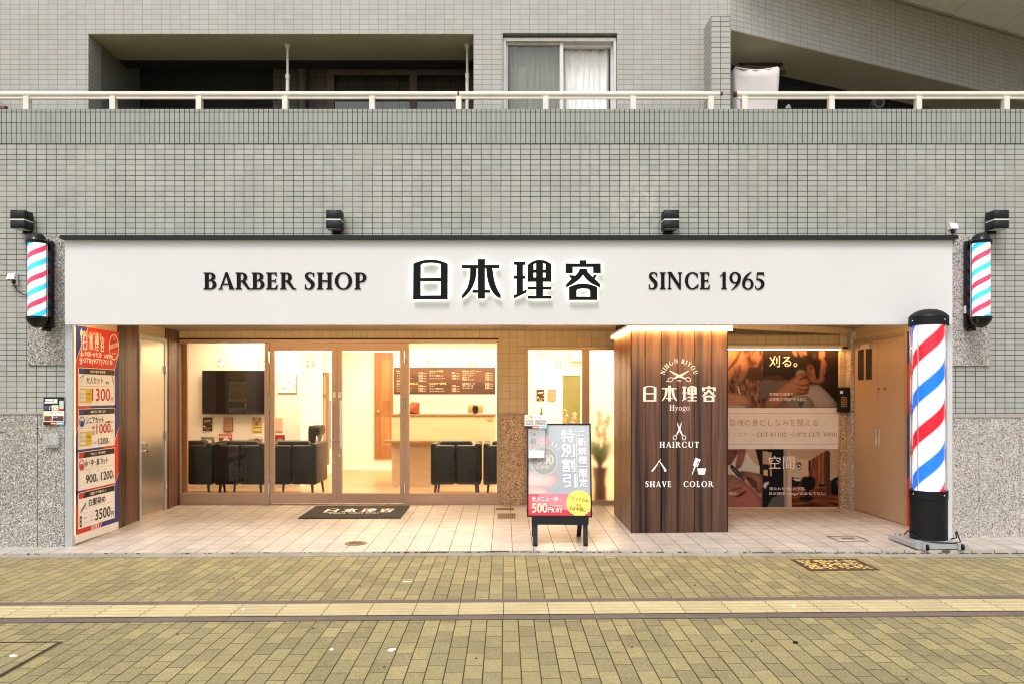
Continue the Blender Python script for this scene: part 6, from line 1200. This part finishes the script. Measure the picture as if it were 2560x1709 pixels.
for xa, xp, nm_, pr_, ys_ in rows:
    for s, p_, y in zip(nm_, pr_, ys_): mt(s, xa, y, min(38, len(s)*4.4), 3.9); mt(p_, xp, y, len(p_)*2.6, 4.4); mt('円(税込)', xp+11.5, y, 8, 2.4)
q.build('lettering', r)
r = root('counter', (PX(1110, 11.9), 4.5, .08), 'pale wooden reception counter with an oak edge below the menu board', 'counter'); dcn = 11.75; Y = dcn-D0
q = MB(M_lw); q.box(PX(979, dcn), PX(1239, dcn), Y, Y+.06, .076, PZ(1038.5, dcn)); q.box(PX(979, dcn)-.0, PX(979, dcn)+.05, Y+.0605, Y+.8, .076, PZ(1038.5, dcn)); q.build('front', r)
q = MB(M_ow); q.box(PX(977, dcn), PX(1240, dcn), Y-.015, Y+.25, PZ(1038.3, dcn), PZ(1034, dcn)); q.build('counter_top', r); q = MB(M_ow); q.box(PX(960, 11.5), PX(1105, 11.5), Y-.28, Y-.0005, PZ(1106, 11.5), PZ(1101, 11.5)); q.build('bag_shelf', r)
q = MB(mat('outlet_plate', (.42, .30, .12), .5)); q.box(PX(1217, 11.73), PX(1232, 11.73), Y-.006, Y-.0003, PZ(1051, 11.73), PZ(1044, 11.73)); q.build('name_plate', r)
r = root('tablet_stand', px(1188, 1022, 11.9), 'tablet seen from behind on a black stand on the counter', 'tablet'); dt_ = 11.95; Y = dt_-D0; zb_ = PZ(1034, dcn)
q = MB(mat('tablet_back', (.38, .27, .11), .4, .3)); q.rbox(PX(1169.5, dt_), PX(1207.5, dt_), Y, Y+.01, PZ(1031, dt_), PZ(1011, dt_), .004, 2); q.build('tablet', r); q = MB(M_black); c_ = px(1188.5, 1021, dt_); q.tube([c_+Vector((0, -.03, 0)), c_+Vector((0, -.002, 0))], .045, 16); q.box(c_.x-.03, c_.x-.018, c_.y-.02, c_.y-.001, zb_+.001, PZ(1009.5, dt_)); q.box(c_.x+.018, c_.x+.03, c_.y-.02, c_.y-.001, zb_+.001, PZ(1009.5, dt_)); q.tube([c_+Vector((0, -.05, -.02)), (c_.x, c_.y-.05, zb_+.004)], .012, 8); q.tube([(c_.x, c_.y-.05, zb_+.001), (c_.x, c_.y-.05, zb_+.008)], .045, 16); q.build('stand', r)
q = MB(flat('rust_paper', (.40, .13, .06))); q.add([px(996, 1033, 11.86), px(1022, 1026, 11.86), px(1049, 1005, 11.86), px(1030, 1004, 11.86), px(996, 1033.4, 11.9), px(1022, 1033.4, 11.95), px(1049, 1033.4, 11.95)], [(0, 1, 2, 3), (1, 5, 6, 2), (0, 4, 5, 1)]); tag(q.build('folded_card'), 'folded rust coloured card standing on the left end of the counter', 'card')
# honey coloured door, barber chair, air conditioner, olive door, plants
r = root('panel_door', px(958, 1010, db2), 'honey coloured wooden panel door at the back of the shop', 'door'); Y = 6.75; q = MB(M_dw); ddd = db2-.05
q.box(PX(936, ddd), PX(981.5, ddd), Y-.05, Y-.001, PZ(1145, ddd), PZ(880, ddd))
ld = q.build('leaf', r); q = MB(wood('door_panel_wood', (.30, .13, .045), (.42, .21, .075), (30, 30, 1.2), .4))
for y0, y1 in ((898, 1000), (1040, 1112)): q.box(PX(953.5, ddd), PX(976, ddd), Y-.056, Y-.0505, PZ(y1, ddd), PZ(y0, ddd))
q.build('panel', r); q = MB(mat('brass', (.6, .42, .15), .25, .9)); c_ = px(946.5, 1027, ddd); q.ball((c_.x, Y-.085, c_.z), .028, seg=12); q.tube([(c_.x, Y-.085, c_.z), (c_.x, Y-.05, c_.z)], .012, 8); q.build('knob', r)
r = root('olive_door', px(1428, 1000, db2), 'olive green door with a cream frame seen through the right window', 'door'); q = MB(mat('olive_paint', (.15, .15, .045), .5)); q.box(PX(1408, ddd), PX(1450, ddd), Y-.03, Y-.001, .08, PZ(938, ddd)); q.build('leaf', r)
q = MB(mat('cream_frame', (.66, .56, .38), .5)); q.box(PX(1407, ddd), PX(1451, ddd), Y-.045, Y-.001, PZ(938, ddd)+.0005, PZ(934.5, ddd)); q.box(PX(1450.2, ddd), PX(1454, ddd), Y-.045, Y-.001, .08, PZ(938, ddd)); q.build('door_frame', r)
q = MB(mat('white_reveal', (.80, .74, .64), .7)); q.box(PX(1320, 13.2), PX(1339, 13.2), 5.6, 5.75, .076, 2.449); tag(q.build('wall_post'), 'pale square post between the counter and the right window', 'post')
r = root('air_conditioner', px(1442, 896, 14.0), 'white wall air conditioner above the olive door', 'air conditioner'); q = MB(M_wplast); q.rbox(PX(1429, 14.), PX(1500, 14.), Y-.22, Y-.001, PZ(902, 14.), PZ(887, 14.), .02); q.build('housing', r); q = MB(M_grey)
for k in range(3): q.box(PX(1431, 14.), PX(1498, 14.), Y-.2225, Y-.2205, PZ(900-k*3, 14.)-.002, PZ(900-k*3, 14.)+.002)
q.build('louvre', r)
r = root('barber_chair', px(777, 1120, 12.3), 'reclined black barber chair seen over the armchair behind the left door', 'barber chair'); cx, cy = PX(778, 12.3), 12.3-D0
q = MB(M_leath)
def tilt(mb, x0, x1, z0, z1, th, lean_, y):
    b0 = len(mb.v); mb.rbox(x0, x1, -th/2, th/2, 0, z1-z0, .04, 3); 
    for i in range(b0, len(mb.v)): X_, Y_, Z_ = mb.v[i]; mb.v[i] = (X_+Z_*lean_, y+Y_, z0+Z_)
tilt(q, cx-.13, cx+.07, .52, PZ(1062, 12.3), .5, .22, cy); q.build('backrest', r); q = MB(M_leath); q.rbox(cx+.08, cx+.18, cy-.22, cy+.22, PZ(1085, 12.3), PZ(1062, 12.3), .035); q.build('headrest', r)
q = MB(M_leath); q.rbox(cx-.55, cx-.02, cy-.27, cy+.27, .45, .60, .05); q.build('seat', r); q = MB(M_leath); q.rbox(cx-.5, cx+.1, cy-.34, cy-.275, .62, .70, .03); q.build('arm', r); q = MB(M_chrome); q.tube([(cx-.22, cy, .10), (cx-.22, cy, .45)], .06, 16); q.tube([(cx-.22, cy, .077), (cx-.22, cy, .10)], .28, 24); q.build('base', r)
q = MB(M_chrome); q.tube([(cx+.13, cy-.2, PZ(1088, 12.3)), (cx+.14, cy-.22, PZ(1108, 12.3)), (cx+.10, cy-.2, PZ(1120, 12.3))], .018, 8); q.build('headrest_bar', r)
def leafy(n, c, tr):
    m_ = mat(n, c, .5, var=.25, vs=20); t = m_.node_tree; bs = t.nodes['Principled BSDF']; tl = t.nodes.new('ShaderNodeBsdfTranslucent'); tl.inputs[0].default_value = (*tr, 1); mx = t.nodes.new('ShaderNodeMixShader'); mx.inputs[0].default_value = .5
    t.links.new(bs.outputs[0], mx.inputs[1]); t.links.new(tl.outputs[0], mx.inputs[2]); t.links.new(mx.outputs[0], t.nodes['Material Output'].inputs[0]); return m_
M_leaf = leafy('orchid_leaf', (.09, .14, .03), (.16, .24, .04)); M_pet = leafy('orchid_petal', (.75, .55, .45), (.80, .55, .42)); M_pot = mat('pot_glaze', (.30, .14, .06), .3)
def orchid(X, Y, z0, top, lab, seed, nf, nl=22):
    random.seed(seed); r = root('orchid_plant', (X, Y, z0), lab, 'plant', 'potted orchids inside the window')
    q = MB(M_pot); q.lathe((X, Y, z0), [(.0, 0), (.07, 0), (.10, .22), (.105, .24), (.09, .24), (.08, .20), (0, .20)], 24); q.build('pot', r)
    q = MB(M_leaf)
    for i in range(nl):
        a = random.uniform(0, 6.28); l = random.uniform(.35, .62)*(top-z0-.2); b_ = random.uniform(.1, .26); pts = [Vector((X, Y, z0+.2))+Vector((math.cos(a)*b_*t_*(.4+t_), math.sin(a)*b_*t_*(.4+t_), l*(t_*1.25-.35*t_*t_))) for t_ in (0, .25, .5, .75, 1.)]; s = Vector((-math.sin(a), math.cos(a), 0)); ws = (.012, .024, .026, .018, .002)
        q.add([p_+s*w_*k for p_, w_ in zip(pts, ws) for k in (-1, 1)], [(2*i_, 2*i_+1, 2*i_+3, 2*i_+2) for i_ in range(4)], None, True)
    q.build('leaves', r); q = MB(M_leaf); q2 = MB(M_pet)
    for s_ in range(2):
        dx = (.05+.05*s_)*(1 if s_ else -.5); pts = [(X, Y, z0+.22), (X+dx*.3, Y-.01, z0+(top-z0)*.5), (X+dx, Y-.02, top-.05*s_)]; q.tube(pts, .006, 6)
        for k in range(nf):
            t_ = .62+.38*k/nf; cpt = Vector(pts[1]).lerp(Vector(pts[2]), (t_-.5)*2)+Vector((random.uniform(-.035, .035), random.uniform(-.03, .0), random.uniform(-.02, .02)))
            for m_ in range(5):
                a = m_*1.257+random.random(); u_ = Vector((math.cos(a), -.25, math.sin(a))); w_ = Vector((-math.sin(a), 0, math.cos(a))); L_ = .036
                q2.add([cpt, cpt+u_*L_*.5+w_*.014, cpt+u_*L_, cpt+u_*L_*.5-w_*.014], [(0, 1, 2, 3)])
    q.build('stem', r); q2.build('flowers', r)
orchid(PX(1416, 10.35), 2.9, .40, PZ(1018, 10.35), 'potted orchid with pale flowers just above the top edge of the advert board', 5, 9); orchid(PX(1500, 10.25), 2.80, .26, PZ(1022, 10.25), 'potted orchid blurred behind the ribbed pane left of the pillar', 12, 12, 46)
q = MB(M_lw); q.box(PX(1330, 10.3), PX(1462, 10.3), 2.68, 3.1, .355, .40); wnb = tag(q, '', '') if False else q.build('window_bench'); tag(wnb, 'low pale bench behind the right window carrying the orchid', 'bench'); 
for xx in (1334, 1455):
    q = MB(M_lw); X = PX(xx, 10.3); q.box(X-.02, X+.02, 2.7, 3.08, .076, .3545); q.build('leg', wnb)
q = MB(M_pot); q.box(PX(1486, 10.25), PX(1514, 10.25), 2.72, 2.88, .076, .2595); tag(q.build('plant_stand'), 'low brown stand under the orchid behind the ribbed pane', 'stand')
r = root('snake_plant', (PX(1354, 10.4), 3.0, .4), 'single tall green leaf in a pot behind the leaflet card', 'plant'); X = PX(1354, 10.4); q = MB(M_pot); q.lathe((X, 3.0, .4005), [(0, 0), (.06, 0), (.075, .16), (.06, .16), (0, .14)], 20); q.build('pot', r)
q = MB(M_leaf); q.add([(X+dx, 3.0+dy, z) for z, h_ in ((.54, .02), (.75, .035), (.95, .036), (1.12, .03), (PZ(1014, 10.4), .002)) for dx, dy in ((-h_, 0), (0, .006), (h_, 0))], [(3*i+j, 3*i+j+1, 3*i+j+4, 3*i+j+3) for i in range(4) for j in range(2)], None, True); q.build('leaf', r)
